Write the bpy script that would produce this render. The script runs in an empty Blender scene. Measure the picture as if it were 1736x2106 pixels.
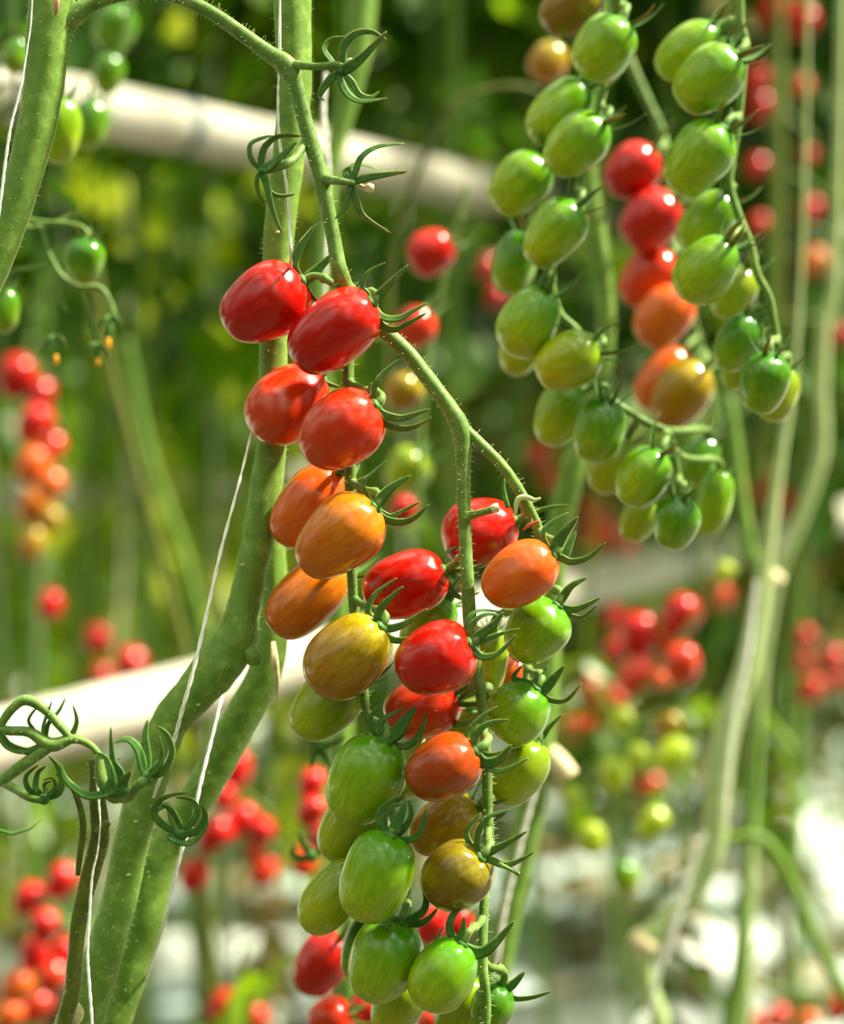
import bpy, math, random
from mathutils import Vector, Matrix, noise
random.seed(11)
PI = math.pi
C = bpy.context.scene.collection
S = bpy.context.scene

# ------------------------------------------------------------------ camera
F = 4000.0                      # focal length in pixels of the 1736x2106 frame
CH = 1.30                       # camera height above the floor
cam = bpy.data.cameras.new('camera'); camo = bpy.data.objects.new('camera', cam); C.objects.link(camo)
camo.location = (0, 0, CH)
PITCH = math.radians(3.5)
camo.rotation_euler = (PI/2 - PITCH, 0, 0)
cam.sensor_fit = 'VERTICAL'; cam.sensor_height = 24.0; cam.lens = F/2106*24.0
cam.clip_start = 0.02; cam.clip_end = 200
cam.dof.use_dof = True; cam.dof.focus_distance = 0.792; cam.dof.aperture_fstop = 2.9
S.camera = camo
CM = Matrix.Translation((0, 0, CH)) @ Matrix.Rotation(PI/2 - PITCH, 4, 'X')
CR = CM.to_3x3()
TOCAM = CR @ Vector((0, 0, 1)); RIGHT = CR @ Vector((1, 0, 0)); UP = CR @ Vector((0, 1, 0))
def P(x, y, d):
    return CM @ Vector(((x-868)/F*d, -(y-1053)/F*d, -d))

# ------------------------------------------------------------------ light
S.view_settings.view_transform = 'Standard'; S.view_settings.look = 'None'
S.view_settings.gamma = 1.0; S.view_settings.use_curve_mapping = False
S.view_settings.exposure = 0.3
w = bpy.data.worlds.new('sky'); S.world = w; w.use_nodes = True
nt = w.node_tree; bg = nt.nodes['Background']
tcw = nt.nodes.new('ShaderNodeTexCoord'); sxw = nt.nodes.new('ShaderNodeSeparateXYZ'); nt.links.new(tcw.outputs['Generated'], sxw.inputs[0])
rw = nt.nodes.new('ShaderNodeValToRGB'); nt.links.new(sxw.outputs[2], rw.inputs[0]); ew = rw.color_ramp.elements
ew[0].position = 0.0; ew[0].color = (.14, .17, .10, 1); ew[1].position = .92; ew[1].color = (1.9, 1.8, 1.4, 1)
for p_, c_ in ((.15, (.32, .37, .27, 1)), (.5, (.58, .62, .5, 1)), (.75, (.95, .98, .85, 1))):
    k_ = ew.new(p_); k_.color = c_
cn = nt.nodes.new('ShaderNodeTexNoise'); cn.inputs['Scale'].default_value = 2.6; cn.inputs['Detail'].default_value = 3; nt.links.new(tcw.outputs['Generated'], cn.inputs['Vector'])
cr = nt.nodes.new('ShaderNodeValToRGB'); nt.links.new(cn.outputs[0], cr.inputs[0]); cr.color_ramp.elements[0].position = .46; cr.color_ramp.elements[0].color = (.42, .42, .40, 1)
cr.color_ramp.elements[1].position = .60; cr.color_ramp.elements[1].color = (2.6, 2.6, 2.5, 1)          # bright sky patches added for streaky highlights on the fruit
cm = nt.nodes.new('ShaderNodeMix'); cm.data_type = 'RGBA'; cm.blend_type = 'MULTIPLY'; cm.inputs[0].default_value = 1
nt.links.new(rw.outputs[0], cm.inputs[6]); nt.links.new(cr.outputs[0], cm.inputs[7]); nt.links.new(cm.outputs[2], bg.inputs['Color'])
bg.inputs['Strength'].default_value = .92
sun = bpy.data.lights.new('sun', 'SUN'); suno = bpy.data.objects.new('sun', sun); C.objects.link(suno)
sun.energy = 12.0; sun.angle = math.radians(4); sun.color = (1, .92, .72)
sd = Vector((0.60, 0.06, 0.78)).normalized()          # towards the sun
suno.rotation_euler = sd.to_track_quat('Z', 'Y').to_euler(); suno.location = (2, 1, 5)

# ------------------------------------------------------------------ materials
def lin(h):
    h = h.lstrip('#'); o = []
    for i in (0, 2, 4):
        c = int(h[i:i+2], 16)/255; o.append(c/12.92 if c <= .04045 else ((c+.055)/1.055)**2.4)
    return (*o, 1)
def newmat(name):
    m = bpy.data.materials.new(name); m.use_nodes = True
    return m, m.node_tree, m.node_tree.nodes['Principled BSDF']
def noise_node(nt, scale, coord='Object', mscale=None, detail=3, rough=.5, rand=False):
    tc = nt.nodes.new('ShaderNodeTexCoord'); out = tc.outputs[coord]
    if mscale or rand:
        mp = nt.nodes.new('ShaderNodeMapping'); nt.links.new(out, mp.inputs[0])
        if mscale: mp.inputs['Scale'].default_value = mscale
        if rand:
            oi = nt.nodes.new('ShaderNodeObjectInfo'); mu = nt.nodes.new('ShaderNodeMath'); mu.operation = 'MULTIPLY'
            mu.inputs[1].default_value = 40; nt.links.new(oi.outputs['Random'], mu.inputs[0])
            nt.links.new(mu.outputs[0], mp.inputs['Location'])
        out = mp.outputs[0]
    n = nt.nodes.new('ShaderNodeTexNoise'); n.inputs['Scale'].default_value = scale
    n.inputs['Detail'].default_value = detail; n.inputs['Roughness'].default_value = rough
    nt.links.new(out, n.inputs['Vector']); return n
def ramp(nt, src, stops):
    r = nt.nodes.new('ShaderNodeValToRGB'); e = r.color_ramp.elements
    e[0].position, e[0].color = stops[0]; e[1].position, e[1].color = stops[-1]
    for p, c in stops[1:-1]:
        k = e.new(p); k.color = c
    nt.links.new(src, r.inputs[0]); return r
def mix(nt, fac, a, b, mode='MIX'):
    m = nt.nodes.new('ShaderNodeMix'); m.data_type = 'RGBA'; m.blend_type = mode
    for s, v in ((0, fac), (6, a), (7, b)):
        if isinstance(v, (int, float)): m.inputs[s].default_value = v
        elif isinstance(v, tuple): m.inputs[s].default_value = v
        else: nt.links.new(v, m.inputs[s])
    return m.outputs[2]
def bump(nt, src, strength, dist, b):
    k = nt.nodes.new('ShaderNodeBump'); k.inputs['Strength'].default_value = strength
    k.inputs['Distance'].default_value = dist; nt.links.new(src, k.inputs['Height']); nt.links.new(k.outputs[0], b.inputs['Normal'])
MAT = {}
def fruit_mat(name, tip, mid, top, streak, sfac, swid=.16):
    """skin colour from tip to shoulder, with streaks running along the fruit"""
    m, nt, b = newmat(name)
    tc = nt.nodes.new('ShaderNodeTexCoord'); sx = nt.nodes.new('ShaderNodeSeparateXYZ'); nt.links.new(tc.outputs['Generated'], sx.inputs[0])
    n1 = noise_node(nt, 2.2, 'Generated', (1, 1, .8), 2, .5, True)
    ad = nt.nodes.new('ShaderNodeMath'); ad.operation = 'MULTIPLY_ADD'; ad.inputs[1].default_value = .55; ad.inputs[2].default_value = -.27
    nt.links.new(n1.outputs[0], ad.inputs[0])
    s2 = nt.nodes.new('ShaderNodeMath'); s2.operation = 'ADD'; nt.links.new(ad.outputs[0], s2.inputs[0]); nt.links.new(sx.outputs[2], s2.inputs[1])
    r = ramp(nt, s2.outputs[0], [(.05, lin(tip)), (.5, lin(mid)), (.95, lin(top))])
    n2 = noise_node(nt, 10, 'Generated', (1.4, 1.4, .42), 5, .7, True)
    r2 = ramp(nt, n2.outputs[0], [(.5-swid/2, (0, 0, 0, 1)), (.5+swid/2, (1, 1, 1, 1))])
    mm = nt.nodes.new('ShaderNodeMath'); mm.operation = 'MULTIPLY'; mm.inputs[1].default_value = sfac; nt.links.new(r2.outputs[0], mm.inputs[0])
    col = mix(nt, mm.outputs[0], r.outputs[0], lin(streak))
    nt.links.new(col, b.inputs['Base Color'])
    b.inputs['Roughness'].default_value = .2; b.inputs['IOR'].default_value = 1.45
    b.inputs['Specular IOR Level'].default_value = .36; b.inputs['Subsurface Weight'].default_value = .22; b.inputs['Subsurface Scale'].default_value = .006
    b.inputs['Subsurface Radius'].default_value = (1.0, .55, .2)
    b.inputs['Coat Weight'].default_value = .5; b.inputs['Coat Roughness'].default_value = .13
    n3 = noise_node(nt, 420, 'Generated', None, 1, .5)
    n4 = noise_node(nt, 3.0, 'Generated', (1, 1, .35), 1, .5, True)
    q = nt.nodes.new('ShaderNodeMath'); q.operation = 'MULTIPLY_ADD'; q.inputs[1].default_value = .006
    nt.links.new(n3.outputs[0], q.inputs[0]); nt.links.new(n4.outputs[0], q.inputs[2])
    bump(nt, q.outputs[0], .5, .003, b)
    MAT[name] = m
fruit_mat('red', '#b60c05', '#be0b04', '#cc1604', '#a60803', .4)
fruit_mat('redorange', '#cc3a10', '#cf2a0e', '#d8200c', '#b84a14', .45)
fruit_mat('orange', '#d26414', '#d86a14', '#dd5a12', '#cf4410', .45)
fruit_mat('amber', '#c4640c', '#cf720e', '#cc7a10', '#b4500c', .5)
fruit_mat('brownorange', '#a8460a', '#aa3a08', '#b6420a', '#7c400c', .55)
fruit_mat('goldolive', '#b4740c', '#a8780e', '#a8a014', '#885c0c', .55)
fruit_mat('olive', '#8a660e', '#82600c', '#807a14', '#684a0a', .5)
fruit_mat('yellowgreen', '#a8b00f', '#8f9e0d', '#6f900e', '#7d8a0d', .5)
fruit_mat('green', '#b0bc14', '#8eb010', '#468a0a', '#5f900a', .5)
fruit_mat('darkgreen', '#9cb014', '#66960e', '#2c6c09', '#3c7409', .5)
fruit_mat('palegreen', '#b0b413', '#98a611', '#6c900d', '#7c940d', .5)

fruit_mat('lime', '#c0cc1c', '#b4c41a', '#9cb818', '#a8bc1c', .4)

def stem_mat(name, c1, c2, c3, sheen=.35, sc=160):
    m, nt, b = newmat(name)
    n = noise_node(nt, sc, 'Object', None, 4, .6)
    r = ramp(nt, n.outputs[0], [(.3, lin(c1)), (.55, lin(c2)), (.78, lin(c3))])
    v = nt.nodes.new('ShaderNodeTexVoronoi'); v.inputs['Scale'].default_value = sc*2.6
    tc = nt.nodes.new('ShaderNodeTexCoord'); nt.links.new(tc.outputs['Object'], v.inputs['Vector'])
    rv = ramp(nt, v.outputs['Distance'], [(.10, (1, 1, 1, 1)), (.2, (0, 0, 0, 1))])
    mm = nt.nodes.new('ShaderNodeMath'); mm.operation = 'MULTIPLY'; mm.inputs[1].default_value = .35; nt.links.new(rv.outputs[0], mm.inputs[0])
    nt.links.new(mix(nt, mm.outputs[0], r.outputs[0], lin('#2c4a12')), b.inputs['Base Color'])
    b.inputs['Roughness'].default_value = .55; b.inputs['Sheen Weight'].default_value = sheen
    b.inputs['Sheen Roughness'].default_value = .35; b.inputs['Sheen Tint'].default_value = (.9, 1, .6, 1)
    b.inputs['Subsurface Weight'].default_value = .12; b.inputs['Subsurface Scale'].default_value = .003
    b.inputs['Specular IOR Level'].default_value = .35
    bump(nt, n.outputs[0], .3, .0006, b)
    MAT[name] = m
stem_mat('vine', '#587c28', '#6c9034', '#96ae58', .15)
stem_mat('rachis', '#52742a', '#66883a', '#8ea458', .2)
stem_mat('sepal', '#2f601a', '#3d7024', '#648c40', .12, 260)
stem_mat('brownstem', '#45520d', '#556012', '#6e6f19')
stem_mat('palestem', '#98b068', '#b0c486', '#c6d4a2')

def simple(name, col, rough=.5, col2=None, sc=8, bmp=0, trans=0, spec=.5):
    m, nt, b = newmat(name)
    b.inputs['Roughness'].default_value = rough; b.inputs['Specular IOR Level'].default_value = spec
    n = noise_node(nt, sc, 'Object', None, 4, .6)
    r = ramp(nt, n.outputs[0], [(.35, lin(col)), (.68, lin(col2 or col))])
    nt.links.new(r.outputs[0], b.inputs['Base Color'])
    if bmp: bump(nt, n.outputs[0], .5, bmp, b)
    if trans:
        t = nt.nodes.new('ShaderNodeBsdfTranslucent'); ms = nt.nodes.new('ShaderNodeMixShader'); ms.inputs[0].default_value = trans
        g = nt.nodes.new('ShaderNodeMixRGB'); g.blend_type = 'MULTIPLY'; g.inputs[0].default_value = 1; g.inputs[2].default_value = (1.0, 1.0, .35, 1)
        nt.links.new(r.outputs[0], g.inputs[1]); nt.links.new(g.outputs[0], t.inputs['Color'])
        o = nt.nodes['Material Output']
        nt.links.new(b.outputs[0], ms.inputs[1]); nt.links.new(t.outputs[0], ms.inputs[2]); nt.links.new(ms.outputs[0], o.inputs[0])
    MAT[name] = m
simple('hair', '#dce0a8', .5)
simple('twine', '#f2f2ea', .7, '#fbfbf6', 900, .0003)
simple('cut', '#c8b684', .8, '#e6dcb4', 300, .0004)
simple('scar', '#c98a72', .7)
simple('drybrown', '#a5552a', .8)
simple('pipe', '#a6a392', .4, '#ccc9ba', 9, .0005)
simple('band', '#4c5c6c', .5)
simple('leaf', '#447a0c', .34, '#92b41c', 9, .002, .6)
simple('leafsunlit', '#90b01c', .34, '#dce050', 9, .002, .65)  # lighter copy of the leaf, sunlight put into its colour
simple('leafdark', '#264c0c', .34, '#508018', 9, .002, .45)
simple('flower', '#f0a818', .6)
simple('leafolive', '#5c5a18', .35, '#9c9444', 9, .002, .45)
simple('wallfilm', '#b4cfc4', .6, '#e6f2ec', 1.2, 0, .6)
simple('slab', '#dfe8e6', .4, '#f4f8f6', 5, .002)
simple('litter', '#6e5a30', .9, '#a98d58', 9, .003)
def floor_mat():
    m, nt, b = newmat('floor_film')
    n = noise_node(nt, 3.2, 'Object', None, 6, .65); n2 = noise_node(nt, 14, 'Object', None, 4, .6)
    r = ramp(nt, n.outputs[0], [(.38, lin('#3f4a1a')), (.45, lin('#75683a')), (.50, lin('#b4c8c8')), (.7, lin('#d4e2e4'))])
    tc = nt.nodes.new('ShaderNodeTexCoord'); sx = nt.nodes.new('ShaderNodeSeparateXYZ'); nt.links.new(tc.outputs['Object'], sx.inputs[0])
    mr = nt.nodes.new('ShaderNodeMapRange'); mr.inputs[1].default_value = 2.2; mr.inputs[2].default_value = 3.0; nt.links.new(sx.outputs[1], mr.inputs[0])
    near_dark = ramp(nt, n2.outputs[0], [(.35, lin('#2c2a16')), (.7, lin('#4e4828'))])      # unseen near floor darkened to cut pale bounce onto the fruit
    nt.links.new(mix(nt, mr.outputs[0], near_dark.outputs[0], r.outputs[0]), b.inputs['Base Color']); b.inputs['Roughness'].default_value = .6
    bump(nt, n2.outputs[0], .6, .01, b); MAT['floor_film'] = m
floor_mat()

# ------------------------------------------------------------------ mesh helpers
class MB:
    def __init__(s): s.v = []; s.f = []
    def build(s, name, mat, parent=None, M=None, smooth=True):
        me = bpy.data.meshes.new(name)
        inv = M.inverted() if M is not None else None
        me.from_pydata([tuple(inv @ Vector(p)) if inv is not None else tuple(p) for p in s.v], [], s.f)
        if smooth: me.polygons.foreach_set('use_smooth', [True]*len(me.polygons))
        me.materials.append(MAT[mat]); me.update()
        o = bpy.data.objects.new(name, me); C.objects.link(o)
        if parent: o.parent = parent
        return o
def tag(o, label=None, cat=None, group=None, kind=None):
    for k, v in (('label', label), ('category', cat), ('group', group), ('kind', kind)):
        if v: o[k] = v
    return o
def empty(name, M=None):
    o = bpy.data.objects.new(name, None); C.objects.link(o); o.empty_display_size = .01
    if M is not None: o.matrix_world = M
    return o
def crom(pts, step):
    """Catmull-Rom through tuples; step = samples per segment"""
    out = []; n = len(pts)
    for i in range(n-1):
        p0 = pts[max(i-1, 0)]; p1 = pts[i]; p2 = pts[i+1]; p3 = pts[min(i+2, n-1)]
        for k in range(step):
            t = k/step; t2 = t*t; t3 = t2*t
            out.append(tuple(.5*(2*b+(c-a)*t+(2*a-5*b+4*c-d)*t2+(-a+3*b-3*c+d)*t3) for a, b, c, d in zip(p0, p1, p2, p3)))
    out.append(tuple(pts[-1])); return out
def frames(path, n0=None):
    T = []
    for i in range(len(path)):
        a = path[max(i-1, 0)]; b = path[min(i+1, len(path)-1)]; d = b-a
        T.append(d.normalized() if d.length > 1e-9 else Vector((0, 0, 1)))
    n = n0 if n0 is not None else TOCAM.copy()
    out = []
    for t in T:
        n = n - t*n.dot(t)
        if n.length < 1e-5: n = t.orthogonal()
        n = n.normalized(); out.append((t, n, t.cross(n)))
    return out
def add_tube(mb, path, rad, sides=12, flat=1.0, n0=None, wob=0, cap=True, ridge=0):
    """path of Vectors, radius list; flat<1 squashes along n"""
    fr = frames(path, n0); b0 = len(mb.v); seed = random.random()*50
    for i, (p, (t, n, b)) in enumerate(zip(path, fr)):
        for k in range(sides):
            a = 2*PI*k/sides; r = rad[i]
            if wob: r *= 1 + wob*noise.noise(Vector((math.cos(a)+seed, math.sin(a), i*.25)))
            if ridge: r *= 1 + ridge*math.cos(5*a+.05*i)
            mb.v.append(p + n*(math.cos(a)*r*flat) + b*(math.sin(a)*r))
    for i in range(len(path)-1):
        for k in range(sides):
            q = b0+i*sides; kk = (k+1) % sides
            mb.f.append((q+k, q+kk, q+sides+kk, q+sides+k))
    if cap:
        mb.v.append(path[0]); mb.v.append(path[-1]); c0 = len(mb.v)-2; L = b0+(len(path)-1)*sides
        for k in range(sides):
            kk = (k+1) % sides
            mb.f.append((c0, b0+kk, b0+k)); mb.f.append((c0+1, L+k, L+kk))
def px_path(pts, z, step=8):
    """pixel/width/depth points -> smooth world path and radii"""
    q = [(p[0], p[1], p[2], p[3] if len(p) > 3 else z) for p in pts]
    s = crom(q, step)
    return [P(a[0], a[1], a[3]) for a in s], [max(a[2], .5)*a[3]/F/2 for a in s]
def tube_px(mb, pts, z, step=8, sides=12, **k):
    pa, ra = px_path(pts, z, step); add_tube(mb, pa, ra, sides, **k); return pa, ra
def add_hairs(mb, path, rad, per_m, l0=.0012, l1=.003, thick=.00011, skip=0):
    fr = frames(path)
    for i in range(skip, len(path)-1):
        L = (path[i+1]-path[i]).length; n = L*per_m*(.4+rad[i]/.003); n = int(n)+(random.random() < n % 1)
        for _ in range(n):
            u = random.random(); p = path[i].lerp(path[i+1], u); t, nn, b = fr[i]
            a = random.random()*2*PI; d = (nn*math.cos(a)+b*math.sin(a))
            q = p + d*rad[i]*.96; l = random.uniform(l0, l1)
            d = (d + t*random.uniform(-.4, .4) + Vector([random.uniform(-.25, .25) for _ in range(3)])).normalized()
            e = d.orthogonal().normalized()*thick; g = d.cross(e)
            m_ = q+d*l*.6+t*l*random.uniform(-.08, .08); tip = q+d*l
            c = len(mb.v)
            for c1 in (q, m_):
                s_ = 1 if c1 is q else .6
                mb.v += [c1+e*s_, c1-e*.5*s_+g*.87*s_, c1-e*.5*s_-g*.87*s_]
            mb.v.append(tip)
            for k in range(3):
                kk = (k+1) % 3
                mb.f.append((c+k, c+kk, c+3+kk, c+3+k)); mb.f.append((c+3+k, c+3+kk, c+6))
def add_sepal(mb, path, wd, n0, thick=.3):
    """a tapering channelled blade of real thickness"""
    fr = frames(path, n0); N = len(path); b0 = len(mb.v)
    for i, (p, (t, n, b)) in enumerate(zip(path, fr)):
        u = i/(N-1)
        wv = wd*1.25*(.42+.58*math.sin(min(u/.32, 1)*PI/2))*(1-u**2.2)**.8 + .00012
        th = wd*thick*(1-.75*u)+.00008
        sec = [(-1, .30), (-.55, .02), (0, -.12), (.55, .02), (1, .30), (.5, .55*1), (0, .42), (-.5, .55)]
        for k, (x, y) in enumerate(sec):
            yy = y*wv*.9 if k < 5 else (0.30 if k != 6 else -.12+.15)*wv*.9
            up = th*.5 if k >= 5 else -th*.5
            mb.v.append(p + b*(x*wv) + n*(yy*.8 + (up if k not in (0, 4) else 0)))
    for i in range(N-1):
        for k in range(8):
            q = b0+i*8; kk = (k+1) % 8
            mb.f.append((q+k, q+kk, q+8+kk, q+8+k))
    mb.f.append(tuple(b0+k for k in range(7, -1, -1))); mb.f.append(tuple(b0+(N-1)*8+k for k in range(8)))

# ------------------------------------------------------------------ setting: floor
mb = MB(); nx = 60
for j in range(nx+1):
    for i in range(nx+1):
        x = -9+18*i/nx; y = -3+18*j/nx
        mb.v.append((x, y, .03*noise.noise(Vector((x*1.7, y*1.7, 0)))))
for j in range(nx):
    for i in range(nx):
        a = j*(nx+1)+i; mb.f.append((a, a+1, a+nx+2, a+nx+1))
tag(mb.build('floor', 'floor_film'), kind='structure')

# ------------------------------------------------------------------ pipes along the row
def ray_line(x, y, z): return P(x, y, z)
def pipe(name, p, q, r, label, ext0, ext1, bands=(), M='pipe'):
    a = P(*p); b = P(*q); d = (b-a).normalized()
    t = empty(name, Matrix.Translation(a)); tag(t, label, 'pipe')
    mb = MB(); s = a-d*ext0; e = b+d*ext1; n = 80
    path = [s.lerp(e, i/n) for i in range(n+1)]; add_tube(mb, path, [r]*(n+1), 32)
    mb.build('pipe_body', M, t, Matrix.Translation(a))
    for u in bands:
        c = a.lerp(b, u); mb = MB()
        add_tube(mb, [c-d*.007, c-d*.006, c+d*.006, c+d*.007], [r, r*1.05, r*1.05, r], 32)
        mb.build('pipe_band', 'band', t, Matrix.Translation(a))
    return t
pipe('heating_pipe', (250, 236, 1.76), (1000, 392, 2.32), .0255, 'white horizontal pipe crossing behind the stems in the upper left', 1.0, 3.2, (.125,))
pipe('heating_pipe', (300, 1447, 1.55), (1400, 1152, 2.55), .0250, 'white horizontal pipe crossing low behind the front tomatoes', 1.0, 3.2)
pipe('heating_pipe', (140, 1015, 3.4), (480, 992, 3.9), .0300, 'pale blurred pipe section far back at left centre', .15, .25)

# ------------------------------------------------------------------ fruit meshes
def fruit_mesh(seed, egg=.06, p=2.25, nub=.035, dimple=.07):
    rnd = random.Random(seed); nu, nv = 40, 44
    vs = []; fs = []
    ph = [rnd.random()*2*PI for _ in range(4)]; am = [rnd.uniform(.008, .02), rnd.uniform(.010, .022), rnd.uniform(.006, .012)]
    bend = rnd.uniform(-.05, .05)
    for j in range(1, nu):
        th = PI*j/nu; c, s = math.cos(th), math.sin(th)
        k = (abs(c)**p+abs(s)**p)**(-1/p); z = c*k; r = s*k
        r *= 1+egg*z*(1-z*z)*2
        if z > .6: z -= dimple*math.exp(-(r/.24)**2)
        for i in range(nv):
            a = 2*PI*i/nv
            lob = 1+am[0]*math.cos(2*a+ph[0])+am[1]*math.cos(3*a+ph[1])*(.5+.5*z)+am[2]*math.cos(5*a+ph[2])
            top = 1-.045*(max(z, 0)**4)*(.5+.5*math.cos(5*a+ph[3]))
            zz = z + (-nub*math.exp(-(r/.10)**2) + .02*math.exp(-(r/.22)**2) if z < 0 else 0)
            vs.append((r*lob*math.cos(a)+bend*(1-z*z), r*lob*math.sin(a), zz*top))
    t = len(vs); vs += [(bend*.0, 0, 1-dimple), (0, 0, -1-nub+.02)]
    for j in range(nu-2):
        for i in range(nv):
            a = j*nv+i; b = j*nv+(i+1) % nv; fs.append((a, a+nv, b+nv, b))
    for i in range(nv):
        fs.append((t, i, (i+1) % nv)); L = (nu-2)*nv; fs.append((t+1, L+(i+1) % nv, L+i))
    me = bpy.data.meshes.new('fruit'); me.from_pydata(vs, [], fs)
    me.polygons.foreach_set('use_smooth', [True]*len(me.polygons)); me.update(); return me
BASE = [dict(seed=1), dict(seed=2, egg=.10), dict(seed=3, egg=.02, p=2.4), dict(seed=4, egg=-.05), dict(seed=5, egg=.05, p=2.15)]
FM = {}
def fruit_me(k, mat):
    if (k, mat) not in FM:
        me = fruit_mesh(**BASE[k]); me.materials.append(MAT[mat]); FM[(k, mat)] = me
    return FM[(k, mat)]
# calyx templates (unit = fruit radius), origin at the stem dimple, +Z away from the fruit
CAL = []
for s in range(5):
    rnd = random.Random(100+s); n = 5 if s != 3 else 6; sep = []
    for k in range(n):
        phi = 2*PI*k/n+rnd.uniform(-.25, .25); L = rnd.uniform(.85, 1.2); lift = rnd.uniform(.55, 1.35); curl = rnd.uniform(-.35, .35)
        path = []
        for i in range(15):
            t = i/14; r = L*(.06+1.0*t**.85)*(1-.22*t*t*lift); h = -.10*math.sin(PI*min(t*1.8, 1))+lift*.95*L*t**2.1
            a = phi+curl*t*t
            path.append(Vector((r*math.cos(a), r*math.sin(a), h+.03)))
        m = MB(); add_sepal(m, path, .115, Vector((0, 0, 1)))
        me = bpy.data.meshes.new('sepal'); me.from_pydata([tuple(v) for v in m.v], [], m.f)
        me.polygons.foreach_set('use_smooth', [True]*len(me.polygons)); me.materials.append(MAT['sepal']); sep.append(me)
    m = MB(); add_tube(m, [Vector((0, 0, z)) for z in (-.05, .02, .09, .14)], [.2, .22, .17, .1], 14)
    me = bpy.data.meshes.new('calyx'); me.from_pydata([tuple(v) for v in m.v], [], m.f)
    me.polygons.foreach_set('use_smooth', [True]*len(me.polygons)); me.materials.append(MAT['sepal'])
    CAL.append((me, sep))

def tom_dims(r):
    Tx, Ty, Bx, By, W, z, th = r[1:8]
    th = math.radians(th); half = math.hypot(Tx-Bx, Ty-By)/2*z/F; b = W/2*z/F
    p = half*1.035; a = math.sqrt(max((p*p-(b*math.sin(th))**2), (b*1.05)**2*math.cos(th)**2))/math.cos(th)
    return a, b
def tom_axis(r):
    Tx, Ty, Bx, By, W, z, th = r[1:8]; th = math.radians(th)
    d = Vector((Tx-Bx, -(Ty-By), 0)).normalized()
    return (RIGHT*d.x+UP*d.y)*math.cos(th)+TOCAM*math.sin(th)
def tom_center(r): return P((r[1]+r[3])/2, (r[2]+r[4])/2, r[6])
def relax(rows, it=60):
    """push neighbouring fruit apart in depth so that none of them intersect"""
    rows = [list(r) for r in rows]
    for _ in range(it):
        moved = False
        for i in range(len(rows)):
            for j in range(i+1, len(rows)):
                A, B = rows[i], rows[j]
                if abs((A[1]+A[3])-(B[1]+B[3]))/2 > 260 or abs((A[2]+A[4])-(B[2]+B[4]))/2 > 260: continue
                best = 0
                ca, cb = tom_center(A), tom_center(B); (a1, b1), (a2, b2) = tom_dims(A), tom_dims(B); x1, x2 = tom_axis(A), tom_axis(B)
                for o1 in (-.52, 0, .52):
                    for o2 in (-.52, 0, .52):
                        d = (ca+x1*o1*a1)-(cb+x2*o2*a2); R = b1*(1 if o1 == 0 else .86)+b2*(1 if o2 == 0 else .86)
                        if d.length < R:
                            dz = d.dot(TOCAM); lat = math.sqrt(max(d.length**2-dz*dz, 0))
                            if lat < R: best = max(best, math.sqrt(R*R-lat*lat)-abs(dz))
                if best > .0003:
                    s = 1 if A[6] >= B[6] else -1; k = best*.3
                    A[6] += s*k; B[6] -= s*k; moved = True
        if not moved: break
    return rows
NTOM = [0]
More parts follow.
